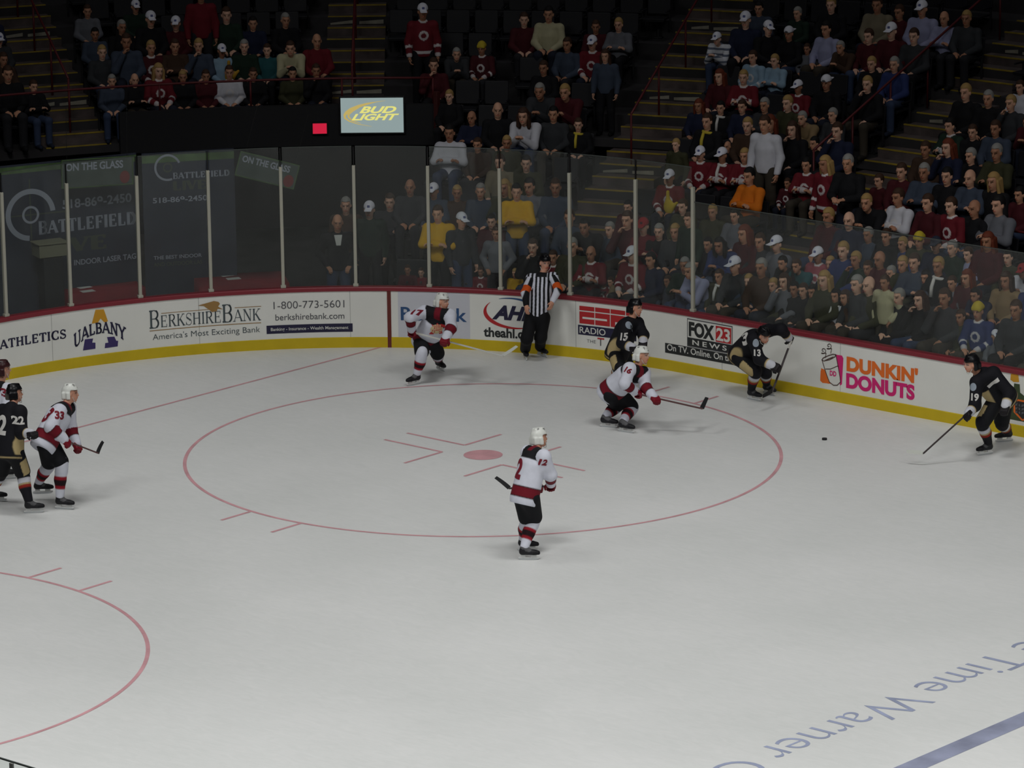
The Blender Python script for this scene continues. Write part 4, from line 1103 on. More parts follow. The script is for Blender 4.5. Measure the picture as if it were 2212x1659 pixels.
# tables under red cloths
M_RC = mat('red_table_cloth', srgb(118, 26, 36), .8, noise=.15, nscale=3)
M_PAPER = mat('white_paper', srgb(200, 200, 196), .7); M_LEG = mat('table_steel', (.25, .25, .26), .4, .8); M_TOPW = mat('table_top_board', (.25, .2, .16), .6)
def cloth_table(px, L, dpt, label, clabel, papers, plabels):
    P = unproj(px, .755); ph = math.atan2(-(P[0]-CV), P[1]-CUU); a = math.atan2(math.sin(ph), math.cos(ph))
    o = empty('table', (P[0], P[1], 0), label, 'table', None, a)
    b = MB(); b.box((0, 0, .728), (L, dpt, .03)); b.build('tabletop', M_TOPW, o, bevel=.006)
    for x in (-1, 1):
        for y in (-1, 1):
            b = MB(); b.tube([(x*(L/2-.1), y*(dpt/2-.08), .71), (x*(L/2-.1), y*(dpt/2-.08), 0)], .015, 8); b.build('leg', M_LEG, o)
    # cloth: top with wavy skirt
    n = 64; ring0 = []; ring1 = []; rgt = []
    for i in range(n):
        q = i/n*4; sd = int(q); t = q-sd
        x, y = [(-1+2*t, -1), (1, -1+2*t), (1-2*t, 1), (-1, 1-2*t)][sd]
        w_ = 1+.02*math.sin(i*1.9)
        ring0.append((x*(L/2+.012), y*(dpt/2+.012), .747)); ring1.append((x*(L/2+.03)*w_, y*(dpt/2+.03)*(1+.03*math.sin(i*2.3)), .22))
    b = MB(); b.add(ring0+ring1, [tuple(range(n))]+[(i, n+i, n+(i+1) % n, (i+1) % n) for i in range(n)])
    c = b.build('tablecloth', M_RC, None, True, loc=(P[0], P[1], 0)); c.rotation_euler = (0, 0, a); tag(c, clabel, 'tablecloth')
    for (x, y, r), lb in zip(papers, plabels):
        b = MB(); b.box((0, 0, .002), (.24, .16, .003)); g_ = b.build('paper_sheet', M_PAPER); 
        p2 = Matrix.Rotation(a, 3, 'Z')@Vector((x, y, 0)); g_.location = (P[0]+p2.x, P[1]+p2.y, .7485); g_.rotation_euler = (0, 0, a+r); tag(g_, lb, 'paper')
cloth_table((218, 618), 1.35, .70, 'folding table before the wide dark banner', 'red cloth over the table before the wide dark banner', [(-.28, .06, .2), (-.32, -.26, .1)], ['white paper sheet further back on the banner table', 'white paper sheet near the glass on the banner table'])
cloth_table((520, 602), 1.55, 1.0, 'folding table beyond the narrow dark banner', 'red cloth over the table beyond the narrow banner', [(-.20, .36, .4), (-.12, .06, .15)], ['white paper sheet at the back of the second red table', 'white paper sheet in the middle of the second red table'])
sB, PB, axB = frame_at((108, 553), 2.2); zT_ = frame_at((108, 521), 2.2)[1][2]
b = MB(); b.box((0, 0, PB[2]/2), (.36, .30, PB[2]))
o = b.build('display_stand', mat('stand_dark', srgb(30, 32, 34), .7), None, loc=(PB[0], PB[1], 0), bevel=.01); o.rotation_euler = (0, 0, math.atan2(axB[1], axB[0])); tag(o, 'dark display pedestal with a beige tray under the crosshair ring', 'stand')
b = MB(); b.box((0, 0, (PB[2]+zT_)/2), (.52, .36, zT_-PB[2]-.03)); b.box((0, 0, zT_-.01), (.56, .40, .02)); b.build('tray', mat('stand_beige', srgb(120, 120, 98), .7), o, bevel=.006)
# lit advertising screen and red lit box on the parapet
s, P, ax_ = frame_at((737, 288), dP-.26); s2, P2, _ = frame_at((872, 285), dP-.26); zt = frame_at((737, 212), dP-.26)[1][2]
ax = N(np.array([P2[0]-P[0], P2[1]-P[1], 0])); w = np.hypot(P2[0]-P[0], P2[1]-P[1]); h = zt-(P[2]+P2[2])/2
o = empty('advertising_screen', (P[0], P[1], (P[2]+P2[2])/2), 'glowing screen with yellow beer lettering on the dark parapet', 'screen', None, math.atan2(ax[1], ax[0]))
b = MB(); b.box((w/2, .045, h/2), (w+.06, .07, h+.06)); b.build('casing', M_POSTD, o, bevel=.008)
def em(name, c, st): return mat(name, (.02, .02, .02), .5, emit=c, estr=st)
b = MB(); b.box((w/2, .004, h/2), (w, .006, h)); b.build('display', em('screen_glow', srgb(140, 156, 156), 1.), o)
M_YEL = em('screen_yellow', srgb(226, 220, 124), 1.0); M_YEL2 = em('screen_amber', srgb(190, 168, 96), 1.)
def pxs(px, py): return ((px-611)/1060*w, (932-py)/610*h)      # place on the display
def lit_text(body, x0, y0, x1, y1, nm):
    a = pxs(x0, y1); c = pxs(x1, y0); ptext(o, nm, text_mesh(body, .035, .38), a[0], a[1], c[0]-a[0], c[1]-a[1], M_YEL, -.004)
lit_text('BUD', 925, 470, 1555, 590, 'upper_word'); lit_text('LIGHT', 790, 600, 1600, 715, 'lower_word')
def swoosh(pts, ws, m, nm):
    V = []; F = []
    for i, (x, y) in enumerate(pts):
        a = np.array(pts[max(0, i-1)]); c = np.array(pts[min(len(pts)-1, i+1)]); d = (c-a)/np.hypot(*(c-a)); n_ = np.array([-d[1], d[0]])*ws[i]/2
        for sg_ in (1, -1): q = pxs(x+n_[0]*sg_, y+n_[1]*sg_); V.append((q[0], -.004, q[1]))
    for i in range(len(pts)-1): F.append((2*i, 2*i+1, 2*i+3, 2*i+2))
    b = MB(); b.add(V, F); b.build(nm, m, o)
swoosh([(1370, 372), (1200, 395), (1060, 425), (920, 465), (790, 520), (710, 580), (675, 620), (680, 670), (750, 725), (900, 780), (1130, 822)], [4, 12, 36, 50, 60, 60, 44, 36, 22, 12, 4], M_YEL2, 'swoosh')
swoosh([(930, 490), (820, 545), (745, 600), (740, 650), (800, 715), (950, 765)], [4, 26, 40, 34, 20, 5], M_YEL2, 'inner_swoosh')
s, P, ax_ = frame_at((676, 289), dP-.24); s2, P2, _ = frame_at((706, 287), dP-.24); w = np.hypot(P2[0]-P[0], P2[1]-P[1]); zt = frame_at((676, 267), dP-.24)[1][2]; h = zt-P[2]
o = empty('lit_sign', (P[0], P[1], P[2]), 'small red lit sign box beside the glowing screen', 'sign', None, math.atan2(ax_[1], ax_[0]))
b = MB(); b.box((w/2, .03, h/2), (w+.03, .06, h+.03)); b.build('casing', M_POSTD, o)
b = MB(); b.box((w/2, -.002, h/2), (w, .006, h)); b.build('lit_face', em('red_glow', srgb(196, 26, 58), 1.05), o)


# ================================================================== SKATERS AND REFEREE
def skeleton(ground, f_pel, pel, nk, hd, sh, el, wr, kn, feet, lean=0, sgn=None, shs=(-1, 1), els=(-1, -1), wrs=(-1, -1), hfar=.02, torso=.53, st=None):
    """A is the limb nearer the left of the picture / nearer the eye, B the other one"""
    F = Fig(ground); F.at('pel', pel, f_pel); F.to('nk', 'pel', nk, torso, lean or 1); F.to('hd', 'nk', hd, .215, 1 if lean >= 0 else -1)
    for i, x in enumerate('AB'):
        F.to('sh'+x, 'nk', sh[i], .205, shs[i]); F.to('el'+x, 'sh'+x, el[i], .31, els[i]); F.to('wr'+x, 'el'+x, wr[i], .27, wrs[i])
        F.foot(x, *feet[i])
    side = N(F.J['shB']-F.J['shA']); sp = N(F.J['nk']-F.J['pel']); h = side-sp*(side@sp)*.6; h[2] *= .4; h = N(h)
    F.J['hiA'] = F.J['pel']-h*.105-np.array([0, 0, .07]); F.J['hiB'] = F.J['pel']+h*.105-np.array([0, 0, .07])
    for i, x in enumerate('AB'):
        F.mid('kn'+x, 'hi'+x, 'an'+x, kn[i], .44, .44)
    return F
def report(nm, F):
    J = F.J; L = lambda a, b: np.linalg.norm(J[a]-J[b])
    print(nm, ' '.join(f'{k}:{L(a, b_):.2f}' for k, a, b_ in (('torso', 'pel', 'nk'), ('neck', 'nk', 'hd'), ('uaA', 'shA', 'elA'), ('faA', 'elA', 'wrA'), ('uaB', 'shB', 'elB'), ('faB', 'elB', 'wrB'), ('thA', 'hiA', 'knA'), ('shA', 'knA', 'anA'), ('thB', 'hiB', 'knB'), ('shB', 'knB', 'anB'), ('shw', 'shA', 'shB'))),
          'gap', round(-max(outside(*(F.o+J[k])[:2]) for k in J if not k.startswith(('ft', 'st'))), 2))
I_NUM = mat('number_dark_red', srgb(122, 22, 40), .7); I_NUMW = mat('number_off_white', srgb(206, 204, 200), .7)
M_SH_W = mat('shaft_pale', srgb(206, 206, 200), .4); M_SH_D = mat('shaft_dark', srgb(60, 52, 54), .4); M_BLD = mat('blade_black_tape', srgb(26, 26, 28), .8); M_BLW = mat('blade_white_tape', srgb(206, 208, 200), .7)
M_SH_R = mat('shaft_brown', srgb(92, 62, 62), .4)

def grip(F, x, a, b): F.J['st'+x] = F.J[b]-F.J[a]
# J: white, number 12, in the middle of the near ice, looking away to the far boards
F = skeleton((1143, 1208), .08, (1137, 1058), (1156, 973), (1166, 946), [(1141, 978), (1174, 987)], [(1150, 1020), (1189, 1026)], [(1160, 1046), (1190, 1044)], [(1139, 1124), (1154, 1122)],
             [((1120, 1190), (1160, 1190)), ((1122, 1209), (1164, 1209))], shs=(1, -1), els=(1, 1), wrs=(1, 1))
F.J['stA'] = F.J['stB'] = F.dv(-1, .25); report('J', F)
rt, jer = skater(F, 'white', 'person in white jersey number 12 and white helmet standing alone on the near ice', (.85, .5))
on_cloth(F, jer, '2', (1121, 1012), .27, I_NUM, 'back_number', F.dv(-.75, -.65), 0, .05, w=.16)
on_cloth(F, jer, '12', (1174, 999), .095, I_NUM, 'sleeve_number', F.dv(.5, -.85), -8, .05)
F.at('b0', (1196, 1049), (F.J['wrB']@F.F)+.06); F.at('b1', (1099, 1055), .42); F.at('b2', (1070, 1029), .55)
stick(F, 'dark hockey stick held across the front of number 12', F.J['b0'], F.J['b1'], F.J['b2'], M_SH_D, M_BLD, .06)
# G: white, number 33, at the left
F = skeleton((142, 1100), .12, (103, 944), (139, 877), (153, 850), [(128, 889), (149, 882)], [(110, 922), (153, 925)], [(138, 949), (165, 958)], [(107, 1003), (134, 1003)],
             [((74, 1067), (107, 1066), .10), ((121, 1099), (161, 1101))], shs=(-1, 1), els=(-1, 1), wrs=(1, -1))
F.at('b0', (132, 948), F.J['wrA']@F.F); F.at('b1', (212, 979), F.J['wrB']@F.F+.05); F.at('b2', (219, 956), F.J['wrB']@F.F+.25)
F.J['stA'] = F.J['stB'] = F.J['b1']-F.J['b0']; report('G', F)
rt, jer = skater(F, 'white', 'person in white jersey number 33 skating beside the black number 22', (1, .05))
on_cloth(F, jer, '33', (129, 897), .125, I_NUM, 'sleeve_number', F.dv(.35, -.9, .25), -12, .05)
on_cloth(F, jer, '3', (104, 897), .24, I_NUM, 'back_number', F.dv(-.95, -.3, .2), -20, .05, w=.12)
stick(F, 'short looking hockey stick in the red gloves of number 33', F.J['b0'], F.J['b1'], F.J['b2'], M_SH_R, M_BLD, .06)
# H: black, number 22
F = skeleton((70, 1110), .10, (22, 962), (25, 876), (33, 850), [(6, 888), (43, 890)], [(0, 930), (47, 935)], [(20, 950), (66, 937)], [(2, 1022), (50, 1024)],
             [((-26, 1084), (8, 1083)), ((54, 1109), (91, 1107))], shs=(1, -1), els=(1, -1), wrs=(1, -1))
report('H', F)
rt, jer = skater(F, 'black', 'person in black jersey number 22 with gold side panels at the frame edge', (.8, .45))
on_cloth(F, jer, '22', (40, 908), .115, I_NUMW, 'sleeve_number', F.dv(.45, -.85), 0, .04)
on_cloth(F, jer, '2', (5, 918), .28, I_NUMW, 'back_number', F.dv(-.5, -.85), 0, .04, w=.16)
# I: white jersey, dark helmet, mostly out of the frame
F = skeleton((0, 1036), .0, (-12, 925), (-1, 828), (7, 798), [(-24, 842), (16, 842)], [(-30, 880), (17, 884)], [(-14, 905), (6, 915)], [(-22, 985), (2, 985)],
             [((-32, 1040), (-6, 1042)), ((-4, 1036), (22, 1034))], shs=(1, -1), els=(1, -1), wrs=(1, 1))
report('I', F)
rt, jer = skater(F, 'white', 'person with dark maroon helmet and white sleeve half out of frame behind number 22', (.8, .3), hair_helmet=srgb(58, 30, 32))
on_cloth(F, jer, '3', (9, 848), .12, I_NUM, 'sleeve_number', F.dv(.4, -.9), 0, .05)
# A: white, number 17, before the pale blue lettered panel
F = skeleton((905, 829), .33, (923, 727), (949, 680), (956, 652), [(917, 673), (972, 681)], [(886, 686), (975, 708)], [(889, 711), (963, 731)], [(911, 764), (946, 766)],
             [((907, 829), (893, 832)), ((944, 797), (965, 806), .05)], lean=-1, shs=(-1, -1), els=(-1, -1), wrs=(1, -1), torso=.5)
F.at('b0', (897, 719), F.J['wrA']@F.F); F.at('b1', (1087, 769), F.J['wrB']@F.F-.05); F.at('b2', (1117, 752), F.J['wrB']@F.F+.18)
F.J['stA'] = F.J['stB'] = F.J['b1']-F.J['b0']; report('A', F)
rt, jer = skater(F, 'white', 'person in white jersey number 17 with red crest gliding before the blue lettered panel', (.85, -.5))
on_cloth(F, jer, '17', (902, 675), .11, I_NUM, 'sleeve_number', F.dv(-.5, -.8, .4), 12, .05)
n = 24; el_ = ([(.5*math.cos(2*math.pi*i/n), .42*math.sin(2*math.pi*i/n)) for i in range(n)], [tuple(range(n))])
on_cloth(F, jer, '', (944, 711), .17, mat('crest_cream', srgb(206, 190, 150), .7), 'crest_disc', F.dv(.3, -.9), 0, VF=(np.array(el_[0]), el_[1]))
cr = [(-.5, -.4), (-.2, -.4), (-.08, -.1), (.14, -.1), (.2, -.4), (.5, -.4), (.3, .12), (.42, .46), (.14, .34), (0, .5), (-.14, .3), (-.4, .4), (-.22, .1)]
on_cloth(F, jer, '', (944, 710), .20, I_RED, 'crest', F.dv(.3, -.9, .03), 0, VF=(np.array(cr), [tuple(range(len(cr)))]))
stick(F, 'long pale hockey stick with white tipped blade in front of number 17', F.J['b0'], F.J['b1'], F.J['b2'], M_SH_W, M_BLW, .07)
# D: white, number 16, crouching
F = skeleton((1345, 928), .10, (1328, 838), (1373, 798), (1387, 768), [(1360, 797), (1391, 806)], [(1350, 829), (1394, 836)], [(1371, 845), (1412, 857)], [(1334, 878), (1366, 882)],
             [((1298, 922), (1334, 925)), ((1337, 932), (1372, 937))], lean=-1, shs=(-1, 1), els=(-1, -1), wrs=(1, -1), torso=.5)
F.at('b0', (1355, 846), F.J['wrA']@F.F); F.at('b1', (1518, 883), F.J['wrB']@F.F-.02); F.at('b2', (1527, 863), F.J['wrB']@F.F+.25)
F.J['stA'] = F.J['stB'] = F.J['b1']-F.J['b0']; report('D', F)
rt, jer = skater(F, 'white', 'person in white jersey number 16 crouching low with stick stretched ahead', (.9, -.35))
on_cloth(F, jer, '16', (1357, 800), .105, I_NUM, 'sleeve_number', F.dv(-.1, -.8, .55), -28, .05)
stick(F, 'brown hockey stick stretched ahead by the crouching number 16', F.J['b0'], F.J['b1'], F.J['b2'], M_SH_R, M_BLD, .07)
# C: black, number 15, behind the crouching skater
F = skeleton((1348, 841), .12, (1338, 750), (1361, 692), (1373, 665), [(1352, 703), (1377, 698)], [(1344, 741), (1390, 724)], [(1366, 751), (1389, 741)], [(1338, 795), (1356, 798)],
             [((1322, 836), (1350, 839)), ((1338, 842), (1370, 846))], lean=-1, shs=(-1, 1), els=(-1, -1), wrs=(-1, -1), torso=.5)
report('C', F)
rt, jer = skater(F, 'black', 'person in black jersey number 15 and black helmet behind the crouching skater', (.9, -.4))
on_cloth(F, jer, '15', (1348, 727), .105, I_NUMW, 'sleeve_number', F.dv(-.2, -.95), 0, .04)
on_cloth(F, jer, '', (1358, 702), .12, mat('patch_grey', srgb(150, 160, 172), .7), 'shoulder_patch', F.dv(-.1, -.8, .6), 0, VF=(np.array(el_[0])*np.array([.8, 1.1]), el_[1]))
# E: black, number 13, bent against the boards
F = skeleton((1634, 864), .05, (1607, 757), (1637, 724), (1650, 724), [(1627, 733), (1660, 714)], [(1640, 776), (1688, 711)], [(1669, 790), (1703, 729)], [(1633, 803), (1655, 804)],
             [((1616, 862), (1640, 867)), ((1650, 850), (1672, 856))], lean=-1, shs=(-1, 1), els=(-1, -1), wrs=(-1, 1), torso=.5)
F.at('b0', (1709, 736), F.J['wrB']@F.F); F.at('b1', (1668, 846), F.J['wrA']@F.F); F.at('b2', (1652, 858), F.J['wrA']@F.F-.22)
F.J['stB'] = F.J['stA'] = F.J['b1']-F.J['b0']; report('E', F)
rt, jer = skater(F, 'black', 'person in black jersey number 13 bent over against the white boards', (.6, -.7, -.4))
on_cloth(F, jer, '13', (1636, 762), .105, I_NUMW, 'sleeve_number', F.dv(.1, -.95), 0, .04)
on_cloth(F, jer, '3', (1609, 729), .20, I_NUMW, 'back_number', F.dv(-.5, -.4, .75), 35, .04, w=.13)
on_cloth(F, jer, '', (1633, 741), .12, mat('patch_grey', srgb(150, 160, 172), .7), 'shoulder_patch', F.dv(.2, -.8, .5), 0, VF=(np.array(el_[0])*np.array([.8, 1.1]), el_[1]))
stick(F, 'dark hockey stick pressed against the boards by number 13', F.J['b0'], F.J['b1'], F.J['b2'], M_SH_D, M_BLD, .08)
# F: black, number 19, coming for the puck
F = skeleton((2125, 981), .0, (2160, 852), (2114, 806), (2098, 786), [(2110, 826), (2146, 806)], [(2106, 876), (2181, 848)], [(2093, 892), (2172, 878)], [(2121, 915), (2163, 916)],
             [((2143, 980), (2104, 986)), ((2186, 953), (2148, 956))], lean=-1, shs=(-1, 1), els=(-1, -1), wrs=(-1, -1), torso=.56)
F.at('b0', (2100, 884), F.J['wrA']@F.F); F.at('b1', (1994, 980), F.J['wrA']@F.F+.02); F.at('b2', (1958, 976), F.J['wrA']@F.F+.06)
F.J['stA'] = F.J['b1']-F.J['b0']; report('F', F)
rt, jer = skater(F, 'black', 'person in black jersey number 19 skating with stick low toward the puck', (-.9, -.25, -.1))
on_cloth(F, jer, '19', (2106, 858), .11, I_NUMW, 'sleeve_number', F.dv(-.15, -.95), 0, .04)
on_cloth(F, jer, '1', (2146, 826), .20, I_NUMW, 'back_number', None, -52, .05, w=.055)
on_cloth(F, jer, '', (2102, 836), .12, mat('patch_grey', srgb(150, 160, 172), .7), 'shoulder_patch', F.dv(-.2, -.9, .3), 0, VF=(np.array(el_[0])*np.array([.8, 1.1]), el_[1]))
stick(F, 'dark hockey stick reaching down to the ice from number 19', F.J['b0'], F.J['b1'], F.J['b2'], M_SH_D, M_BLW, .06)
# puck
P = unproj((1781, 950)); m = MB(); m.tube([(0, 0, 0), (0, 0, .026)], .040, 24)
o = m.build('puck', mat('puck_rubber', (.02, .02, .022), .6), None, loc=(P[0], P[1], .001)); tag(o, 'small black puck lying on the open ice', 'puck')

# ------------------------------------------------------------------ referee
F = Fig((1155, 776)); F.at('pel', (1161, 680), -.08); F.to('nk', 'pel', (1172, 594), .54, 1); F.to('hd', 'nk', (1177, 567), .20, 1)
for x, sh_, el_p, wr_, g_, kn_ in (('A', (1147, 602), (1134, 632), (1137, 660), ((1134, 772), (1139, 783)), (1138, 731)), ('B', (1195, 599), (1206, 626), (1193, 652), ((1162, 767), (1183, 774)), (1168, 729))):
    F.to('sh'+x, 'nk', sh_, .19, -1); F.to('el'+x, 'sh'+x, el_p, .30, -1); F.to('wr'+x, 'el'+x, wr_, .26, -1); F.foot(x, *g_)
h = N(F.J['shB']-F.J['shA']); h[2] = 0
F.J['hiA'] = F.J['pel']-h*.10-np.array([0, 0, .05]); F.J['hiB'] = F.J['pel']+h*.10-np.array([0, 0, .05])
F.mid('knA', 'hiA', 'anA', (1138, 731), .44, .44); F.mid('knB', 'hiB', 'anB', (1168, 729), .44, .44); report('R', F)
J = F.J; fd = F.dv(.35, -.9, -.1); up = np.array([0, 0, 1.]); spine = N(J['nk']-J['pel']); side = N(J['shB']-J['shA']); bf = N(np.cross(spine, side)); bf = bf if bf@fd > 0 else -bf
ch = J['pel']*.35+J['nk']*.65
B = [cone(J['nk']-spine*.05, J['hd']-up*.06, .060, .055, tag=7)]+head_prims(J['hd'], fd, up)+[cone(J['pel'], ch, .14, .15, (bf, .8), 1), cone(ch, J['nk']-spine*.04, .15, .09, (bf, .8), 1), cone(J['shA'], J['shB'], .065, .065, tag=1)]
for x in 'AB':
    B += [cone(J['sh'+x], J['el'+x], .055, .043, tag=2), cone(J['el'+x], J['wr'+x], .043, .030, tag=2), cone(J['hi'+x], J['kn'+x], .085, .058, tag=3), cone(J['kn'+x], J['an'+x], .058, .045, tag=3), cone(J['an'+x]-up*.045, J['an'+x]+J['ft'+x]*.09-up*.068, .034, .028, tag=3)]
    a = N(J['wr'+x]-J['el'+x]); sd = F.dv(1 if x == 'A' else -1); B += hand_prims(J['wr'+x], a+np.array([0, 0, -.4]), F.dv(.6 if x == 'A' else -.6, .6), F.dv(.3 if x == 'A' else -.3, -.9), curl=.7)
V, Fc = solid(B, .0085, .022); tg, tt = which(B, V); col = head_colour(V, J['hd'], fd, up, SKIN); col[tg == 8] = SKIN
root = ob('person', mesh_np('person', V, Fc, M_SKIN, True, col), None, F.o); tag(root, 'person in black and white striped referee shirt leaning back on the boards', 'person')
P = [cone(J['pel']-spine*.02, ch, .165, .185, (bf, .78), 1), cone(ch, J['nk']-spine*.08, .185, .12, (bf, .78), 1), cone(J['shA'], J['shB'], .085, .085, tag=4), cone(J['nk']-spine*.09, J['nk']-spine*.01, .08, .062, tag=4)]
for x in 'AB': P += [cone(J['sh'+x], J['el'+x], .082, .066, tag=2), cone(J['el'+x], J['wr'+x]-N(J['wr'+x]-J['el'+x])*.02, .066, .050, tag=3)]
P += [cut(J['pel']-spine*.03, -spine)]
V, Fc = solid(P, .0085, .035); tg, tt = which(P, V); c = C3(len(V), WHITE)
sx_ = (V-J['pel'])@N(side-up*(side@up)); sw = np.clip(.5+3.2*np.sin(sx_/.034*math.pi), 0, 1)[:, None]; KB = np.array(srgb(20, 20, 24)); c = np.array(WHITE)*sw+KB*(1-sw)
for x in 'AB':
    m_ = (tg >= 2) & (tg <= 3) & (((V-J['pel'])@side > 0) == (x == 'B')); ax = N(J['el'+x]-J['sh'+x]); q = (V-J['sh'+x]); ang = np.arctan2(q@bf, q@np.cross(ax, bf))
    sv = np.clip(.5+2.5*np.sin(ang*6.), 0, 1)[:, None]; c[m_] = (np.array(WHITE)*sv+KB*(1-sv))[m_]
ar = ((tg == 2) & (tt > .62)); c[ar] = srgb(206, 86, 28)
c[(tg == 4) & (V@up > (J['nk']-spine*.012)@up) & (np.abs((V-J['nk'])@side) < .09)] = srgb(22, 22, 26)
shirt = ob('striped_shirt', mesh_np('striped_shirt', V, Fc, M_CLOTH, True, c), root)
P = [cone(J['pel']-spine*.0, J['pel']+spine*.06, .155, .155, (bf, .82), 1)]
for x in 'AB': P += [cone(J['hi'+x], J['kn'+x], .118, .098, tag=2), cone(J['kn'+x], J['an'+x]-up*.0, .098, .088, tag=2)]
put('trousers', P, root, M_CLOTH, lambda V, tg, tt: C3(len(V), srgb(18, 18, 21)), .012, .05)
for x in 'AB':
    g = J['so'+x]; fw = J['ft'+x]; r_ = np.cross(fw, up); A_ = lambda y, z: g+fw*y+up*z
    P = [cone(A_(.055, .13), J['an'+x]+up*.08, .05, .055, tag=1), cone(A_(.045, .115), A_(.20, .10), .047, .04, tag=2), cone(A_(.20, .10), A_(.255, .098), .042, .036, tag=3), cut(A_(0, .075), -up)]
    sk = put('skate', P, root, M_GEAR, lambda V, tg, tt: C3(len(V), srgb(26, 26, 30)), .010, .03)
    R3 = np.stack([r_, fw, up], 1); m = MB()
    for y, L in ((.05, .07), (.20, .08)): m.box(A_(y, .057), (.026, L, .045), R3)
    m.box(A_(.13, .033), (.016, .29, .02), R3); m.build('blade_holder', M_HOLDER, sk, bevel=.004)
    m = MB(); m.box(A_(.125, .012), (.005, .285, .024), R3); m.build('blade', M_STEEL, sk)
helmet(J['hd'], fd, up, root, srgb(18, 18, 21))

# ================================================================== THE CROWD
M_BODY = vcol_mat('spectator_skin', .6, objcol=True)
M_PLAIN = vcol_mat('spectator_cloth', .85, objcol=True)
M_HAIR = vcol_mat('spectator_hair', .7, objcol=True)
def trim_mat():
    m = vcol_mat('spectator_jersey', .8, objcol=True, trim=srgb(205, 200, 200))
    for n in m.node_tree.nodes:
        if n.type == 'ATTRIBUTE': n.attribute_name = 'Trim'
    return m
M_JERSEY = trim_mat()
def stripe_mat():
    m, t, b = _nt('striped_sweater'); b.inputs['Roughness'].default_value = .85
    c = t.nodes.new('ShaderNodeTexCoord'); s = t.nodes.new('ShaderNodeSeparateXYZ'); t.links.new(c.outputs['Object'], s.inputs[0])
    a = t.nodes.new('ShaderNodeMath'); a.operation = 'MULTIPLY'; a.inputs[1].default_value = 8.5; t.links.new(s.outputs['Z'], a.inputs[0])
    f = t.nodes.new('ShaderNodeMath'); f.operation = 'FRACT'; t.links.new(a.outputs[0], f.inputs[0])
    r = t.nodes.new('ShaderNodeValToRGB'); r.color_ramp.interpolation = 'CONSTANT'
    r.color_ramp.elements[0].color = (*srgb(206, 208, 214), 1); r.color_ramp.elements[1].position = .62; r.color_ramp.elements[1].color = (*srgb(96, 104, 122), 1)
    t.links.new(f.outputs[0], r.inputs[0]); t.links.new(r.outputs[0], b.inputs['Base Color'])
    return m
M_STRIPE = stripe_mat()
def pose(kind):
    v = lambda x, y, z: np.array([x, y, z], float)
    if kind[0] == 's' and kind[1] in '0123':
        J = dict(pel=v(0, .0, .54), nk=v(0, -.02, 1.03), hd=v(0, .02, 1.22), shA=v(-.18, -.03, .97), shB=v(.18, -.03, .97))
        for s, x in ((-1, 'A'), (1, 'B')):
            J.update({'hi'+x: v(s*.10, .02, .53), 'kn'+x: v(s*.13, .42, .55), 'an'+x: v(s*.13, .41, .11), 'el'+x: v(s*.245, .06, .72), 'wr'+x: v(s*.11, .27, .64)})
        if kind == 's1':
            for s, x in ((-1, 'A'), (1, 'B')): J['el'+x] = v(s*.245, .10, .75); J['wr'+x] = v(-s*.05, .21 if s > 0 else .18, .79)
        if kind == 's2':
            J.update(nk=v(0, .20, .98), hd=v(0, .31, 1.14), shA=v(-.18, .16, .93), shB=v(.18, .16, .93))
            for s, x in ((-1, 'A'), (1, 'B')): J['el'+x] = v(s*.19, .36, .66); J['wr'+x] = v(s*.05, .52, .80)
        if kind == 's3': J['elB'] = v(.21, .18, .76); J['wrB'] = v(.07, .17, 1.02)
        return J
    J = dict(pel=v(0, 0, .97), nk=v(0, -.01, 1.46), hd=v(0, .03, 1.65), shA=v(-.185, -.02, 1.40), shB=v(.185, -.02, 1.40))
    for s, x in ((-1, 'A'), (1, 'B')):
        J.update({'hi'+x: v(s*.095, 0, .92), 'kn'+x: v(s*.115, .03, .50), 'an'+x: v(s*.125, 0, .10), 'el'+x: v(s*.255, -.03, 1.12), 'wr'+x: v(s*.245, .07, .87)})
        if kind == 'tp': J['el'+x] = v(s*.30, -.08, 1.14); J['wr'+x] = v(s*.18, .07, .96)
        if kind == 'tx': J['el'+x] = v(s*.25, .08, 1.15); J['wr'+x] = v(-s*.05, .20 if s > 0 else .17, 1.18)
        if kind == 'th': J['el'+x] = v(s*.25, .08, 1.14); J['wr'+x] = v(s*.10, .30, 1.14)
    return J
UPZ = np.array([0, 0, 1.])
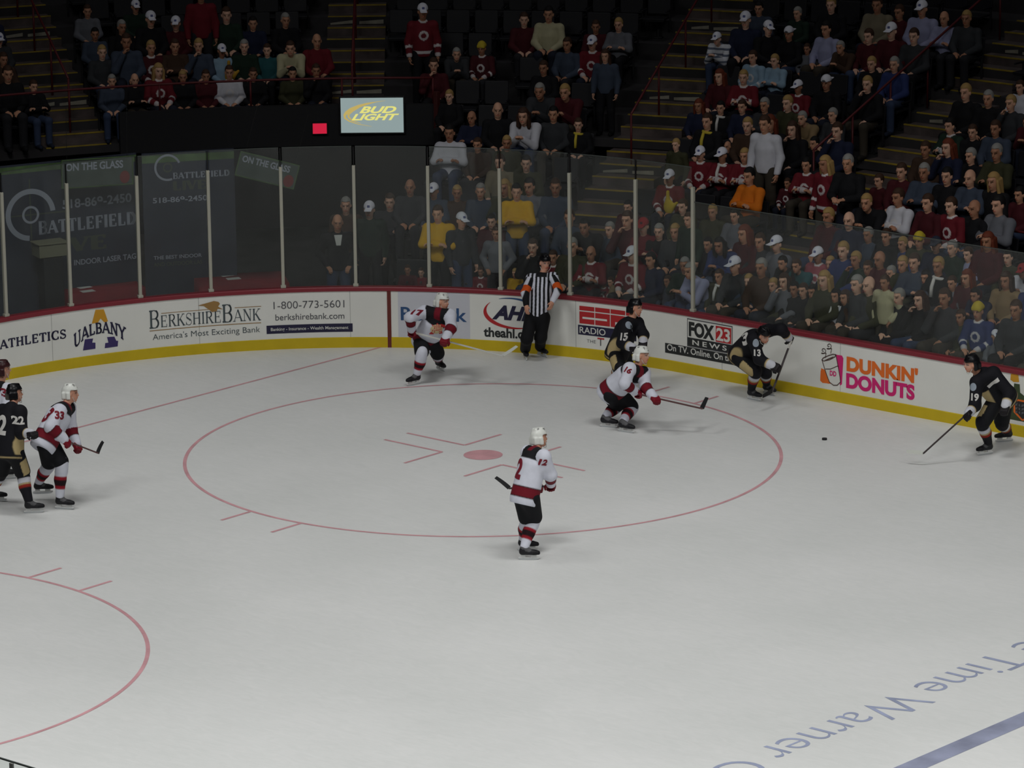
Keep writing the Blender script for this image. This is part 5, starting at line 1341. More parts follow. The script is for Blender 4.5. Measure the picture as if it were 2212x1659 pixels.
def proto(kind):
    J = pose(kind); spine = N(J['nk']-J['pel']); bf = np.array([0, 1., 0]); flat = (N(bf-spine*(bf@spine)), .72); fd = N([0, 1, -.16])
    ch = J['pel']*.4+J['nk']*.6
    B = [cone(J['nk']-spine*.05, J['hd']-UPZ*.06, .056, .052, tag=7)]+head_prims(J['hd'], fd, UPZ)+[cone(J['pel'], ch, .13, .14, flat, 1), cone(ch, J['nk']-spine*.05, .14, .08, flat, 1), cone(J['shA'], J['shB'], .058, .058, tag=1)]
    hands = []
    for s, x in ((-1, 'A'), (1, 'B')):
        B += [cone(J['sh'+x], J['el'+x], .05, .04, tag=2), cone(J['el'+x], J['wr'+x], .04, .028, tag=2), cone(J['hi'+x], J['kn'+x], .075, .054, tag=3), cone(J['kn'+x], J['an'+x], .052, .038, tag=3), cone(J['an'+x]-UPZ*.04, J['an'+x]+np.array([0, .14, -.06]), .036, .03, tag=3)]
        a = N(J['wr'+x]-J['el'+x]); hands.append(hand_prims(J['wr'+x], a, -UPZ if abs(a[2]) < .8 else np.array([-s, 0, 0]), np.array([-s, .3, .3])))
    V, F = solid(B, .0125, .03); col = head_colour(V, J['hd'], fd, UPZ, (1., 1., 1.))
    VV, FF, CC = [V], [F], [col]; n = len(V)
    for h in hands:
        a, f = solid(h, .0075, .012); VV.append(a); FF.append(f+n); CC.append(np.ones((len(a), 3))); n += len(a)
    body = mesh_np('person', np.concatenate(VV), np.concatenate(FF), M_BODY, True, np.concatenate(CC))
    P = [cone(J['pel']-spine*.03, ch, .172, .172, flat, 1), cone(ch, J['nk']-spine*.07, .172, .115, flat, 1), cone(J['shA'], J['shB'], .080, .080, tag=4), cone(J['nk']-spine*.07, J['nk']+spine*.015, .085, .070, tag=5)]
    for x in 'AB': P += [cone(J['sh'+x], J['el'+x], .080, .066, tag=2), cone(J['el'+x], J['wr'+x], .066, .052, tag=3)]
    P += [cut(J['pel']-spine*.10, -spine), cut(J['nk']+spine*.045, spine)]
    V, F = solid(P, .016, .035); tg, tt = which(P, V); hgt = (V-J['pel'])@spine; lat = V[:, 0]; frn = (V-J['pel'])@flat[0]
    tr = np.zeros(len(V)); tr[(tg == 3) & (tt > .25) & (tt < .42)] = 1; tr[(tg == 3) & (tt > .8)] = .8
    tr[((tg == 1)) & (np.abs(hgt+.02) < .022)] = 1; tr[(tg == 5) & (hgt > np.linalg.norm(J['nk']-J['pel'])-.012)] = 1
    L = np.linalg.norm(J['nk']-J['pel']); e = (lat/.085)**2+((hgt-L*.55)/.085)**2
    tr[(tg == 1) & (frn > 0) & (e < 1) & (e > .3)] = .85
    coats = {}
    for g, m in (('K', M_PLAIN), ('J', M_JERSEY), ('T', M_STRIPE)):
        me = mesh_np({'K': 'jacket', 'J': 'jersey', 'T': 'sweater'}[g], V, F, m, True, np.ones((len(V), 3)))
        a = me.color_attributes.new('Trim', 'FLOAT_COLOR', 'POINT'); q = np.ones((len(V), 4), np.float32); q[:, :3] = tr[:, None]; a.data.foreach_set('color', q.ravel())
        coats[g] = me
    P = [cone(J['pel']-spine*.02, J['pel']+spine*.05, .142, .142, flat, 1)]
    for x in 'AB':
        P += [cone(J['hi'+x], J['kn'+x], .098, .080, tag=2), cone(J['kn'+x], J['an'+x], .078, .068, tag=2), cone(J['an'+x]-UPZ*.055, J['an'+x]+np.array([0, .17, -.06]), .048, .042, tag=3)]
    V, F = solid(P, .018, .035); tg, tt = which(P, V); c = np.ones((len(V), 3)); c[tg == 3] = .35
    tro = mesh_np('trousers', V, F, M_PLAIN, True, c)
    return dict(body=body, coat=coats, trousers=tro, head=J['hd'], pitch=math.asin(-.16))
def head_meshes():
    O = np.zeros(3); out = {}
    def mk(nm, P, colf=None, m=M_HAIR, h=.009):
        V, F = solid(P, h, .02); c = np.ones((len(V), 3)) if colf is None else colf(V); return mesh_np(nm, V, F, m, True, c)
    face = dict(rbox((0, .118, -.040), (.066, .075, .100), .022), op='sub'); low = dict(rbox((0, .02, -.19), (.2, .2, .09), .01), op='sub')
    out['short'] = mk('hair', [ell((0, -.016, .036), (.087, .108, .112)), face, low, dict(rbox((0, .1, -.12), (.2, .13, .10), .01), op='sub')])
    out['long'] = mk('hair', [ell((0, -.018, .036), (.091, .112, .114)), rbox((0, -.07, -.10), (.075, .022, .12), .03), cone((-.085, .01, .0), (-.095, .0, -.17), .03, .032), cone((.085, .01, .0), (.095, .0, -.17), .03, .032), face])
    def logo(V):
        c = np.ones((len(V), 3)); c[(V[:, 1] > .06) & (np.abs(V[:, 0]) < .022) & (np.abs(V[:, 2]-.085) < .018)] = (.12, .14, .3); return c
    cap = [ell((0, -.008, .045), (.093, .112, .105)), dict(rbox((0, 0, -.10), (.3, .3, .13), .005), op='sub'), dict(ell((0, -.008, .04), (.083, .10, .098)), op='sub')]
    out['cap'] = mk('cap', cap+[rbox((0, .145, .040), (.052, .050, .001), .007)], logo, M_PLAIN)
    def hole(V):
        c = np.ones((len(V), 3)); c[(V[:, 1] > .05) & (((V[:, 0])/.035)**2+((V[:, 2]-.055)/.022)**2 < 1)] = .12; return c
    out['capback'] = mk('cap', cap+[rbox((0, -.155, .036), (.052, .045, .001), .007)], hole, M_PLAIN)
    out['beanie'] = mk('knit_hat', [ell((0, -.01, .045), (.094, .112, .118)), dict(rbox((0, 0, -.10), (.3, .3, .135), .005), op='sub'), rbox((0, -.01, .05), (.05, .06, .008), .035)], None, M_PLAIN)
    return out
HM = head_meshes(); PR = {}
def get_proto(k):
    if k not in PR: PR[k] = proto(k)
    return PR[k]
COLS = dict(red=(118, 28, 40), maroon=(82, 26, 34), white=(196, 196, 204), grey=(118, 120, 128), darkgrey=(60, 62, 66), navy=(34, 40, 66), black=(24, 24, 28), cream=(178, 172, 140), teal=(44, 98, 104), orange=(206, 110, 24),
            yellow=(206, 160, 30), blue=(52, 66, 118), lightblue=(132, 158, 178), green=(34, 54, 42), brown=(74, 54, 42), lavender=(146, 148, 178), beige=(140, 130, 108), tan=(150, 126, 92), olive=(66, 66, 44), pink=(176, 92, 104), slate=(70, 80, 98))
HEADS = dict(wc=('cap', (222, 222, 232), 'white cap'), wb=('capback', (214, 214, 222), 'backward white cap'), br=('short', (62, 42, 30), 'brown hair'), bk=('short', (20, 18, 18), 'black hair'), bl=('short', (160, 130, 80), 'blond hair'),
             gy=('short', (140, 138, 134), 'grey hair'), bd=(None, None, 'bald head'), rd=('long', (104, 48, 30), 'long red hair'), rc=('cap', (150, 36, 40), 'red cap'), yh=('beanie', (190, 168, 50), 'yellow knit hat'),
             lb=('long', (164, 132, 82), 'long blond hair'), lr=('long', (60, 40, 30), 'long brown hair'), lk=('long', (18, 16, 17), 'long black hair'), dh=('beanie', (34, 34, 40), 'dark knit hat'), dc=('cap', (40, 44, 60), 'dark cap'))
GARM = {'J': 'hockey jersey', 'K': 'jacket', 'T': 'striped sweater', 'S': 'sweatshirt', 'V': 'shirt'}
POSEW = {'s0': 'sitting', 's1': 'sitting arms folded', 's2': 'leaning forward', 's3': 'hand at chin', 't0': 'standing', 'tp': 'standing hands in pockets', 'tx': 'standing arms folded', 'th': 'standing hands raised'}
# head pixel x, y, garment, colour, head, pose, [scale], [yaw]
CROWD = [
# above and beyond the stairs over the dark banners
 (8, 84, 'K', 'darkgrey', 'wc', 's0'), (6, 128, 'K', 'brown', 'br', 's0'), (40, 150, 'K', 'black', 'br', 's0'), (14, 40, 'K', 'navy', 'bk', 's0'), (58, 205, 'K', 'black', 'br', 's1'),
 (188, 28, 'K', 'grey', 'br', 's0'), (182, 76, 'K', 'slate', 'bk', 's0'), (223, 112, 'K', 'darkgrey', 'bl', 's0'), (262, 58, 'K', 'black', 'gy', 's0'), (292, 14, 'K', 'green', 'wc', 's0'), (277, 88, 'K', 'slate', 'br', 's3'), (337, 40, 'K', 'black', 'wc', 's0'),
 (381, 50, 'K', 'maroon', 'wc', 's0'), (430, -12, 'V', 'red', 'br', 't0'), (317, 103, 'J', 'maroon', 'bl', 's0'), (385, 99, 'K', 'brown', 'br', 's1'), (438, 98, 'K', 'slate', 'bl', 's3'), (506, 108, 'V', 'lightblue', 'wc', 's0'), (483, 156, 'J', 'white', 'br', 's0'),
 (351, 152, 'J', 'red', 'lb', 's0'), (396, 166, 'K', 'black', 'bl', 's0'), (446, 168, 'K', 'maroon', 'br', 's0'), (283, 210, 'K', 'black', 'bd', 's1'), (243, 176, 'K', 'slate', 'gy', 's0'), (480, 32, 'K', 'green', 'br', 's0'), (530, 100, 'K', 'green', 'gy', 's0'), (560, 112, 'K', 'teal', 'br', 's0'),
 (611, 99, 'K', 'cream', 'br', 's2'), (674, 88, 'K', 'red', 'bd', 's0'), (616, 43, 'K', 'black', 'gy', 's0'), (655, 164, 'K', 'olive', 'bk', 's0'), (690, 152, 'K', 'black', 'br', 's3'), (546, 50, 'K', 'navy', 'bk', 's0'), (540, 160, 'K', 'black', 'br', 's0'),
# over the screen to the stairs behind the referee
 (913, 24, 'J', 'red', 'wc', 't0'), (937, 140, 'K', 'maroon', 'br', 's3'), (985, 118, 'K', 'darkgrey', 'gy', 's2'), (1041, 104, 'J', 'maroon', 'yh', 's0'), (1134, 42, 'K', 'maroon', 'br', 's0'), (1184, 30, 'S', 'cream', 'bk', 's0'), (1175, 146, 'K', 'black', 'br', 's0'),
 (1271, 92, 'J', 'red', 'wc', 's0'), (1308, 58, 'K', 'maroon', 'br', 's0'), (1318, 122, 'K', 'slate', 'lr', 't0'), (1316, 52, 'K', 'grey', 'bl', 's1'), (1235, 96, 'K', 'slate', 'br', 's0'), (1176, 190, 'K', 'darkgrey', 'gy', 's2'), (1234, 186, 'K', 'maroon', 'bl', 's2'),
 (971, 228, 'K', 'black', 'bl', 's0'), (1024, 254, 'K', 'navy', 'bd', 's1'), (1071, 237, 'K', 'black', 'bd', 's0'), (1143, 244, 'S', 'white', 'lr', 's2'), (1262, 272, 'K', 'black', 'br', 's0'), (1200, 246, 'K', 'darkgrey', 'bk', 's0'), (972, 286, 'S', 'white', 'bk', 's1'), (1095, 308, 'K', 'olive', 'bl', 's0'), (1032, 312, 'K', 'brown', 'br', 's0'),
 (1081, 350, 'K', 'beige', 'br', 's0'), (1137, 352, 'K', 'olive', 'bk', 's0'), (954, 404, 'K', 'darkgrey', 'bd', 's0'), (979, 412, 'K', 'slate', 'wc', 's0'), (1004, 416, 'K', 'brown', 'bl', 's0'), (1030, 412, 'K', 'slate', 'gy', 's0'), (1070, 404, 'K', 'olive', 'lb', 's0'), (1098, 400, 'K', 'grey', 'bk', 's0'), (1207, 400, 'K', 'slate', 'br', 's0'),
 (956, 461, 'V', 'yellow', 'br', 'tx'), (1021, 476, 'K', 'darkgrey', 'wc', 't0', 1., .5), (1131, 414, 'V', 'yellow', 'bk', 'tx'), (1083, 514, 'S', 'grey', 'br', 'tp'), (1145, 532, 'K', 'black', 'br', 's3'), (1041, 598, 'J', 'red', 'br', 's0', .7), (958, 610, 'K', 'red', 'br', 's0', .66), (1131, 592, 'V', 'yellow', 'bl', 's0', .7), (1070, 478, 'K', 'maroon', 'bk', 's0'), (912, 592, 'K', 'maroon', 'br', 's0', .7),
 (1220, 566, 'J', 'red', 'br', 's0'), (1290, 548, 'J', 'red', 'bd', 's1'), (1358, 548, 'J', 'red', 'wc', 's0'), (1305, 608, 'J', 'red', 'br', 's0', .68), (1258, 614, 'J', 'red', 'bl', 's0', .66), (1358, 606, 'K', 'tan', 'bl', 's0', .7), (1302, 484, 'K', 'black', 'bk', 's2'), (1244, 470, 'K', 'slate', 'br', 's0'), (1335, 452, 'K', 'maroon', 'bk', 's0'), (1358, 460, 'K', 'maroon', 'br', 's3'), (1250, 532, 'K', 'olive', 'gy', 's0'), (1330, 496, 'K', 'slate', 'gy', 's0'),
# between the stairs behind the referee and the stairs over the news logo
 (1403, 489, 'S', 'red', 'rc', 's1'), (1447, 382, 'J', 'red', 'wc', 's0'), (1431, 500, 'K', 'black', 'gy', 's0'), (1452, 568, 'K', 'green', 'gy', 's1'), (1462, 500, 'K', 'darkgrey', 'bl', 's0'), (1400, 560, 'K', 'navy', 'bk', 's0'), (1476, 446, 'K', 'olive', 'br', 's0'), (1410, 610, 'K', 'slate', 'br', 's0', .8),
 (1510, 578, 'K', 'lavender', 'gy', 's2'), (1541, 480, 'V', 'green', 'br', 't0'), (1590, 486, 'K', 'maroon', 'rd', 's0'), (1594, 526, 'S', 'blue', 'lk', 's2'), (1550, 458, 'K', 'olive', 'bl', 's0'), (1620, 470, 'K', 'grey', 'bk', 's0'), (1560, 545, 'K', 'black', 'bk', 's0'), (1637, 520, 'K', 'darkgrey', 'br', 's0'),
 (1534, 333, 'J', 'red', 'wc', 's0'), (1576, 336, 'J', 'red', 'wc', 's1'), (1620, 370, 'S', 'orange', 'bk', 's1'), (1637, 339, 'J', 'red', 'bl', 's1'), (1688, 349, 'J', 'red', 'bk', 's1'), (1731, 346, 'J', 'red', 'lb', 't0'), (1765, 340, 'K', 'black', 'gy', 'th'), (1664, 264, 'V', 'white', 'br', 't0'), (1685, 410, 'J', 'maroon', 'br', 's0', .75),
 (1586, 237, 'K', 'black', 'bk', 's0'), (1614, 270, 'K', 'brown', 'bl', 's0'), (1558, 264, 'K', 'black', 'br', 's0'), (1640, 258, 'K', 'black', 'rd', 's0'), (1600, 326, 'K', 'black', 'bd', 's0', .8), (1741, 282, 'K', 'black', 'lr', 's3'), (1799, 278, 'K', 'navy', 'br', 's3'), (1748, 250, 'K', 'tan', 'gy', 's2'), (1510, 228, 'K', 'navy', 'rd', 's0'), (1462, 312, 'K', 'olive', 'bl', 't0', .8), (1780, 246, 'K', 'darkgrey', 'gy', 's0'),
 (1609, 40, 'S', 'navy', 'wc', 's0'), (1586, 89, 'T', 'white', 'wc', 's2'), (1686, 62, 'K', 'black', 'wc', 's0', 1., .9), (1709, 72, 'K', 'black', 'wb', 's0'), (1757, 60, 'S', 'lavender', 'bk', 's0'), (1754, 106, 'V', 'grey', 'br', 's0', .8), (1639, 124, 'J', 'lightblue', 'br', 's0', .85), (1663, 130, 'V', 'lightblue', 'bl', 's1', .85), (1560, 165, 'K', 'maroon', 'rd', 's0'), (1602, 166, 'J', 'red', 'bl', 's1'),
 (1725, 175, 'J', 'red', 'wc', 's0', .82), (1786, 178, 'K', 'black', 'wb', 's0'), (1591, 229, 'K', 'navy', 'br', 's0'), (1668, 228, 'K', 'darkgrey', 'gy', 's1'), (1698, 222, 'K', 'olive', 'bl', 's0'), (1796, 10, 'K', 'black', 'bl', 's0'), (1640, 18, 'K', 'slate', 'bk', 's0'), (1724, 30, 'K', 'green', 'gy', 's0'),
 (1904, 2, 'K', 'beige', 'br', 's0'), (1858, 76, 'K', 'maroon', 'br', 's0'), (1906, 64, 'K', 'maroon', 'wc', 's0'), (1966, 28, 'K', 'maroon', 'br', 's0'), (2014, 20, 'S', 'lavender', 'wc', 's0'), (2068, 42, 'S', 'lavender', 'bd', 's1'), (2042, 34, 'K', 'darkgrey', 'bl', 's0'), (1960, 76, 'K', 'darkgrey', 'br', 's0'), (1889, 138, 'K', 'black', 'bl', 's0'), (1902, 184, 'K', 'black', 'bl', 's3'), (1966, 142, 'S', 'blue', 'gy', 's0'), (1856, 108, 'K', 'brown', 'gy', 's2'), (1838, 320, 'K', 'black', 'bk', 's0'),
# beside and right of the stairs over the news logo
 (2118, 197, 'K', 'black', 'bl', 's0'), (2205, 198, 'V', 'white', 'br', 's0'), (2169, 220, 'K', 'darkgrey', 'bl', 's3'), (2150, 214, 'K', 'black', 'gy', 's0'), (2058, 272, 'J', 'green', 'bk', 's1'), (2098, 284, 'K', 'black', 'br', 's0'), (2151, 277, 'K', 'slate', 'br', 's0'), (2203, 274, 'K', 'maroon', 'br', 's2'), (2051, 318, 'K', 'navy', 'rd', 's3'), (2095, 336, 'K', 'black', 'gy', 's1'), (2154, 322, 'K', 'olive', 'gy', 's1'), (2002, 322, 'K', 'brown', 'br', 's0'),
 (1992, 370, 'K', 'slate', 'gy', 's1'), (1951, 370, 'K', 'maroon', 'br', 's0'), (2095, 374, 'S', 'slate', 'bd', 's1'), (2146, 386, 'K', 'black', 'lb', 's0'), (2036, 378, 'K', 'black', 'bk', 's0'), (1942, 418, 'J', 'white', 'br', 's1'), (1891, 430, 'K', 'black', 'bl', 's2'), (2030, 441, 'K', 'maroon', 'br', 's0'), (2048, 443, 'J', 'red', 'br', 's0'), (2095, 442, 'K', 'black', 'bd', 's0'), (2153, 441, 'S', 'grey', 'bk', 's1', 1.1), (1866, 480, 'K', 'navy', 'bd', 's0'), (1916, 402, 'K', 'maroon', 'br', 's0'), (2204, 420, 'K', 'maroon', 'bk', 's0'),
 (1832, 470, 'K', 'maroon', 'bl', 's0'), (1915, 510, 'K', 'black', 'br', 's0'), (1889, 508, 'K', 'slate', 'gy', 's0'), (1996, 520, 'K', 'olive', 'yh', 's0'), (1961, 528, 'S', 'blue', 'bl', 's0'), (2028, 528, 'K', 'navy', 'dc', 's0'), (2064, 536, 'K', 'green', 'gy', 's0'), (2105, 542, 'S', 'lavender', 'br', 's0', .8), (2172, 554, 'K', 'olive', 'bk', 's0'), (2195, 530, 'K', 'navy', 'bd', 's0'), (2122, 512, 'K', 'maroon', 'rd', 's0'),
 (1904, 560, 'K', 'maroon', 'bd', 's0'), (1979, 566, 'K', 'slate', 'br', 's1'), (1884, 580, 'K', 'darkgrey', 'br', 's1'), (1948, 570, 'K', 'olive', 'bl', 's0'), (2043, 576, 'K', 'black', 'bl', 's0'), (2068, 596, 'K', 'maroon', 'rd', 's0'), (2105, 594, 'K', 'tan', 'lr', 's0'), (2194, 600, 'S', 'white', 'rc', 's2'), (1850, 560, 'K', 'green', 'bl', 's3'), (2140, 600, 'K', 'blue', 'dh', 's0'), (1930, 590, 'K', 'slate', 'gy', 's0'), (2008, 600, 'K', 'black', 'bk', 's0'),
 (1720, 533, 'S', 'grey', 'wc', 's0'), (1788, 553, 'J', 'pink', 'wc', 's0'), (1804, 575, 'K', 'navy', 'bl', 's0'), (1650, 582, 'K', 'darkgrey', 'wc', 's0'), (1692, 606, 'K', 'grey', 'lr', 's3'), (1757, 598, 'K', 'teal', 'br', 's2'), (1785, 604, 'K', 'olive', 'lb', 's0'), (1847, 612, 'K', 'darkgrey', 'gy', 's0'), (1878, 612, 'K', 'olive', 'bd', 's0'), (1735, 566, 'K', 'black', 'bk', 's2'), (1821, 540, 'K', 'blue', 'bl', 's0'), (1676, 570, 'K', 'brown', 'gy', 's0'),
 (1614, 632, 'K', 'olive', 'br', 's0'), (1650, 638, 'K', 'slate', 'bl', 's1'), (1676, 654, 'K', 'olive', 'bl', 's0'), (1752, 668, 'K', 'black', 'lk', 's0'), (1804, 672, 'S', 'white', 'lk', 's0'), (1845, 676, 'K', 'brown', 'lr', 's0'), (1974, 644, 'K', 'black', 'lr', 's3'), (2023, 628, 'K', 'darkgrey', 'br', 's3'), (2055, 620, 'K', 'grey', 'br', 's0'), (2079, 638, 'K', 'navy', 'bk', 's2'), (2095, 668, 'J', 'blue', 'yh', 's0'), (1971, 700, 'K', 'grey', 'br', 's0', .8), (2017, 704, 'K', 'olive', 'bl', 's0', .8),
 (2151, 652, 'K', 'darkgrey', 'br', 's0'), (2124, 752, 'K', 'grey', 'wc', 's0', .8, .9), (1720, 640, 'K', 'black', 'br', 's0'), (1696, 690, 'K', 'black', 'bk', 's0'), (2180, 690, 'K', 'black', 'bk', 's0'), (2060, 700, 'K', 'olive', 'br', 's0'), (1940, 640, 'K', 'black', 'gy', 's0'), (1890, 690, 'K', 'darkgrey', 'br', 's0', .8),
]
# the man at the rail in the cream jacket stands
CROWD.append((1911, 634, 'K', 'cream', 'br', 'tp'))
SEAT_AT = {}
SECTIONS = ['beyond the banner stairs', 'between banner and screen stairs', 'between screen and referee stairs', 'between referee and news logo stairs', 'past the news logo stairs']
def locate(P):
    dv, du = P[0]-CV, P[1]-CUU
    if dv < 0:
        ph = math.atan2(-dv, du); return ARC-ph*RAD, math.hypot(dv, du)-RAD, math.degrees(ph)
    return ARC+dv, du-RAD, -dv*6
def section(ph, x, y):
    if ph > 61.2: return 0
    if ph > 41.5: return 1
    if ph > 20.2: return 2
    if x < CV-.15: return 3
    return 4
placed = []
for row in CROWD:
    x, y, g, col, hd, ps = row[:6]; sc = row[6] if len(row) > 6 else 1.; yaw = row[7] if len(row) > 7 else 0.
    stand = ps[0] == 't'; H0 = (1.65 if stand else 1.22)*sc
    if ps == 's2': H0 = 1.14*sc
    best = None; d = ray((x, y))
    for k in range(NR-1):
        t = (zk(k)+H0-CAMP[2])/d[2]; s, dd, ph = locate(CAMP+t*d)
        if k < KF and ph > PHP-1.8: continue
        tgt = dk(k)+(.40 if stand else .47)-(.03 if ps != 's2' else .31)
        e = abs(dd-tgt)
        if best is None or e < best[0]: best = (e, k, s, ph)
    e, k, s, ph = best
    dd = dk(k)+(.40 if stand else .47)
    # keep the column of the picture: slide along the row until the head falls on its pixel column
    for _ in range(6):
        p = bpt(s, dd); q = bpt(s+.05, dd); z = zk(k)+H0
        f_ = proj((p[0], p[1], z))[0]; gq = proj((q[0], q[1], z))[0]; s += .05*(x-f_)/(gq-f_)
    p = bpt(s, dd); yy = proj((p[0], p[1], zk(k)+H0))[1]; y2 = proj((p[0], p[1], zk(k)+H0*1.05))[1]
    sc2 = min(1.10, max(.88, 1+.05*(y-yy)/(y2-yy)))*sc
    for _ in range(12):                       # nobody sits on the stairs
        p = bpt(s, dd); hit_ = 0
        for pa, off, hw, nm, k0 in AISLES:
            rt = np.array([math.cos(math.radians(pa)), math.sin(math.radians(pa))]); q_ = p-np.array([CV, CUU]); lat = q_@rt-off
            if q_@np.array([-rt[1], rt[0]]) > 0 and abs(lat) < hw+.26: hit_ = 1 if lat > 0 else -1
        if not hit_: break
        s += .05*hit_
    ph = locate(np.array([p[0], p[1], 0]))[2]
    if abs(y-yy) > 9: print('off', row[:2], round(float(y-yy)), k)
    placed.append(dict(k=k, s=s, p=p, z=zk(k), ph=ph, sec=section(ph, p[0], p[1]), row=row, sc=sc2, yaw=yaw, stand=stand))
# nobody shares a seat: people of a row keep their distance
for k in range(NR):
    L = sorted([q for q in placed if q['k'] == k], key=lambda q: q['s'])
    for it in range(8):
        for a, c in zip(L, L[1:]):
            r_ = RAD+dk(k)+.47; sca = (r_/RAD if a['s'] < ARC else 1.); gap = (c['s']-a['s'])*sca; need = .47*min(1, (a['sc']+c['sc'])/2+.02)
            if gap < need:
                m_ = (need-gap)/2/sca; a['s'] -= m_; c['s'] += m_
    for q in L: q['p'] = bpt(q['s'], dk(k)+(.40 if q['stand'] else .47))
SKINS = [srgb(206, 158, 132), srgb(190, 140, 112), srgb(214, 170, 146), srgb(168, 120, 94)]
TROUS = [srgb(30, 34, 48), srgb(22, 22, 26), srgb(54, 66, 92), srgb(60, 54, 46), srgb(36, 36, 40)]
used_labels = {}
order = {}
for q in placed: order.setdefault((q['sec'], q['k']), []).append(q)
for L in order.values():
    L.sort(key=lambda q: q['s'])
    for i, q in enumerate(L): q['ord'] = i; q['n'] = len(L)
ROWW = ['front', 'second', 'third', 'fourth', 'fifth', 'sixth', 'seventh', 'eighth', 'ninth', 'tenth', 'eleventh', 'twelfth', 'thirteenth', 'fourteenth', 'fifteenth', 'sixteenth', 'seventeenth', 'eighteenth']+['nineteenth', 'twentieth', 'twenty-first', 'twenty-second', 'twenty-third']+['twenty-%s' % q for q in ('fourth','fifth','sixth','seventh','eighth','ninth')]+['thirtieth']*9
SHORTP = {'s0': '', 's1': 'arms folded', 's2': 'leaning forward', 's3': 'hand raised', 't0': 'standing', 'tp': 'standing', 'tx': 'standing', 'th': 'standing'}
def person(q):
    x, y, g, col, hd, ps = q['row'][:6]; pr = get_proto(ps); w = GARM[g]
    fw = bpt(q['s'], 0)-bpt(q['s'], 1.); rz = math.atan2(fw[1], fw[0])-math.pi/2+q['yaw']+float(rng.uniform(-.22, .22))
    o = link(bpy.data.objects.new('person', pr['body'])); o.location = (q['p'][0], q['p'][1], q['z']); o.rotation_euler = (0, 0, rz); o.scale = (q['sc'],)*3
    o.color = (*SKINS[int(rng.integers(4))], 1)
    hn = HEADS[hd][2]; cw = {'lightblue': 'light blue', 'darkgrey': 'dark grey'}.get(col, col)
    if g == 'T': cw = 'white'
    desc = f"person in {cw} {w} with {hn}"
    if q['sc'] < .8: desc = f"child in {cw} {w} with {hn}"
    key = desc
    q['desc'] = desc; q['obj'] = o
    gk = {'J': 'J', 'T': 'T'}.get(g, 'K')
    c = link(bpy.data.objects.new({'J': 'jersey', 'K': 'jacket', 'T': 'sweater', 'S': 'sweatshirt', 'V': 'shirt'}[g], pr['coat'][gk])); c.parent = o; c.color = (*(np.array(srgb(*COLS[col]))*(1. if col in ('white', 'cream', 'yellow', 'orange', 'lavender', 'lightblue') else .72)), 1)
    t = link(bpy.data.objects.new('trousers', pr['trousers'])); t.parent = o; t.color = (*TROUS[int(rng.integers(5))], 1)
    hm, hc, _ = HEADS[hd]
    if hm:
        h = link(bpy.data.objects.new({'cap': 'cap', 'capback': 'cap', 'beanie': 'knit_hat'}.get(hm, 'hair'), HM[hm])); h.parent = o; h.location = pr['head']; h.rotation_euler = (pr['pitch'], 0, 0); h.color = (*srgb(*hc), 1)
        if hm in ('cap', 'capback'):
            h2 = link(bpy.data.objects.new('hair', HM['short'])); h2.parent = o; h2.location = pr['head']; h2.rotation_euler = (pr['pitch'], 0, 0); h2.color = (*srgb(48, 36, 28), 1); h2.scale = (.97, .97, .97)
    return o
for q in placed: person(q)
byd = {}
for q in placed: byd.setdefault(q['desc'], []).append(q)
SEC_S = ['beyond the banner stairs', 'left of the screen stairs', 'right of the screen stairs', 'left of the logo stairs', 'right of the logo stairs']
SEC_S = ['beyond banner stairs', 'under banner stairs', 'past screen stairs', 'past referee stairs', 'past logo stairs']
for desc, L in byd.items():
    for q in L:
        n = ROWW[q['ord']]
        q['obj']['label'] = f"{desc}, {ROWW[q['k']]} row, {n} {SEC_S[q['sec']]}" if len(L) > 1 or True else desc
        q['obj']['category'] = 'child' if desc.startswith('child') else 'person'; q['obj']['group'] = 'spectators '+SECTIONS[q['sec']]
# people standing on the floor of the open end
def floor_person(px, d, g, col, hd, ps, label, yaw=0.):
    s, z = board_hit(px, d); p = bpt(s, d); sc = min(1.08, max(.94, z/1.65))
    q = dict(row=(px[0], px[1], g, col, hd, ps), s=s, p=p, z=0., sc=sc, yaw=yaw, k=0)
    o = person(q); tag(o, label, 'person'); return o
o = floor_person((729, 478), 1.9, 'K', 'black', 'bd', 'tp', 'bald person in dark suit and white shirt standing in the open tunnel')
b = MB(); b.add([(-.035, .150, 1.30), (.035, .150, 1.30), (.065, .095, 1.46), (-.065, .095, 1.46)], [(0, 1, 2, 3)])
b.add([(-.035, .162, 1.30), (.035, .162, 1.30), (.065, .107, 1.46), (-.065, .107, 1.46)], [(3, 2, 1, 0), (0, 1, 5, 4), (1, 2, 6, 5), (2, 3, 7, 6), (3, 0, 4, 7)][:1]); b.build('shirt_front', M_PAPER, o)
floor_person((747, 424), 3.4, 'K', 'brown', 'gy', 't0', 'person in brown jacket standing behind the dark suit in the tunnel')
floor_person((798, 424), 3.0, 'K', 'green', 'wc', 't0', 'person in green jacket and white cap standing deep in the tunnel')
floor_person((842, 414), 3.7, 'K', 'darkgrey', 'br', 'tx', 'person in dark grey jacket with arms folded standing deep in the tunnel')
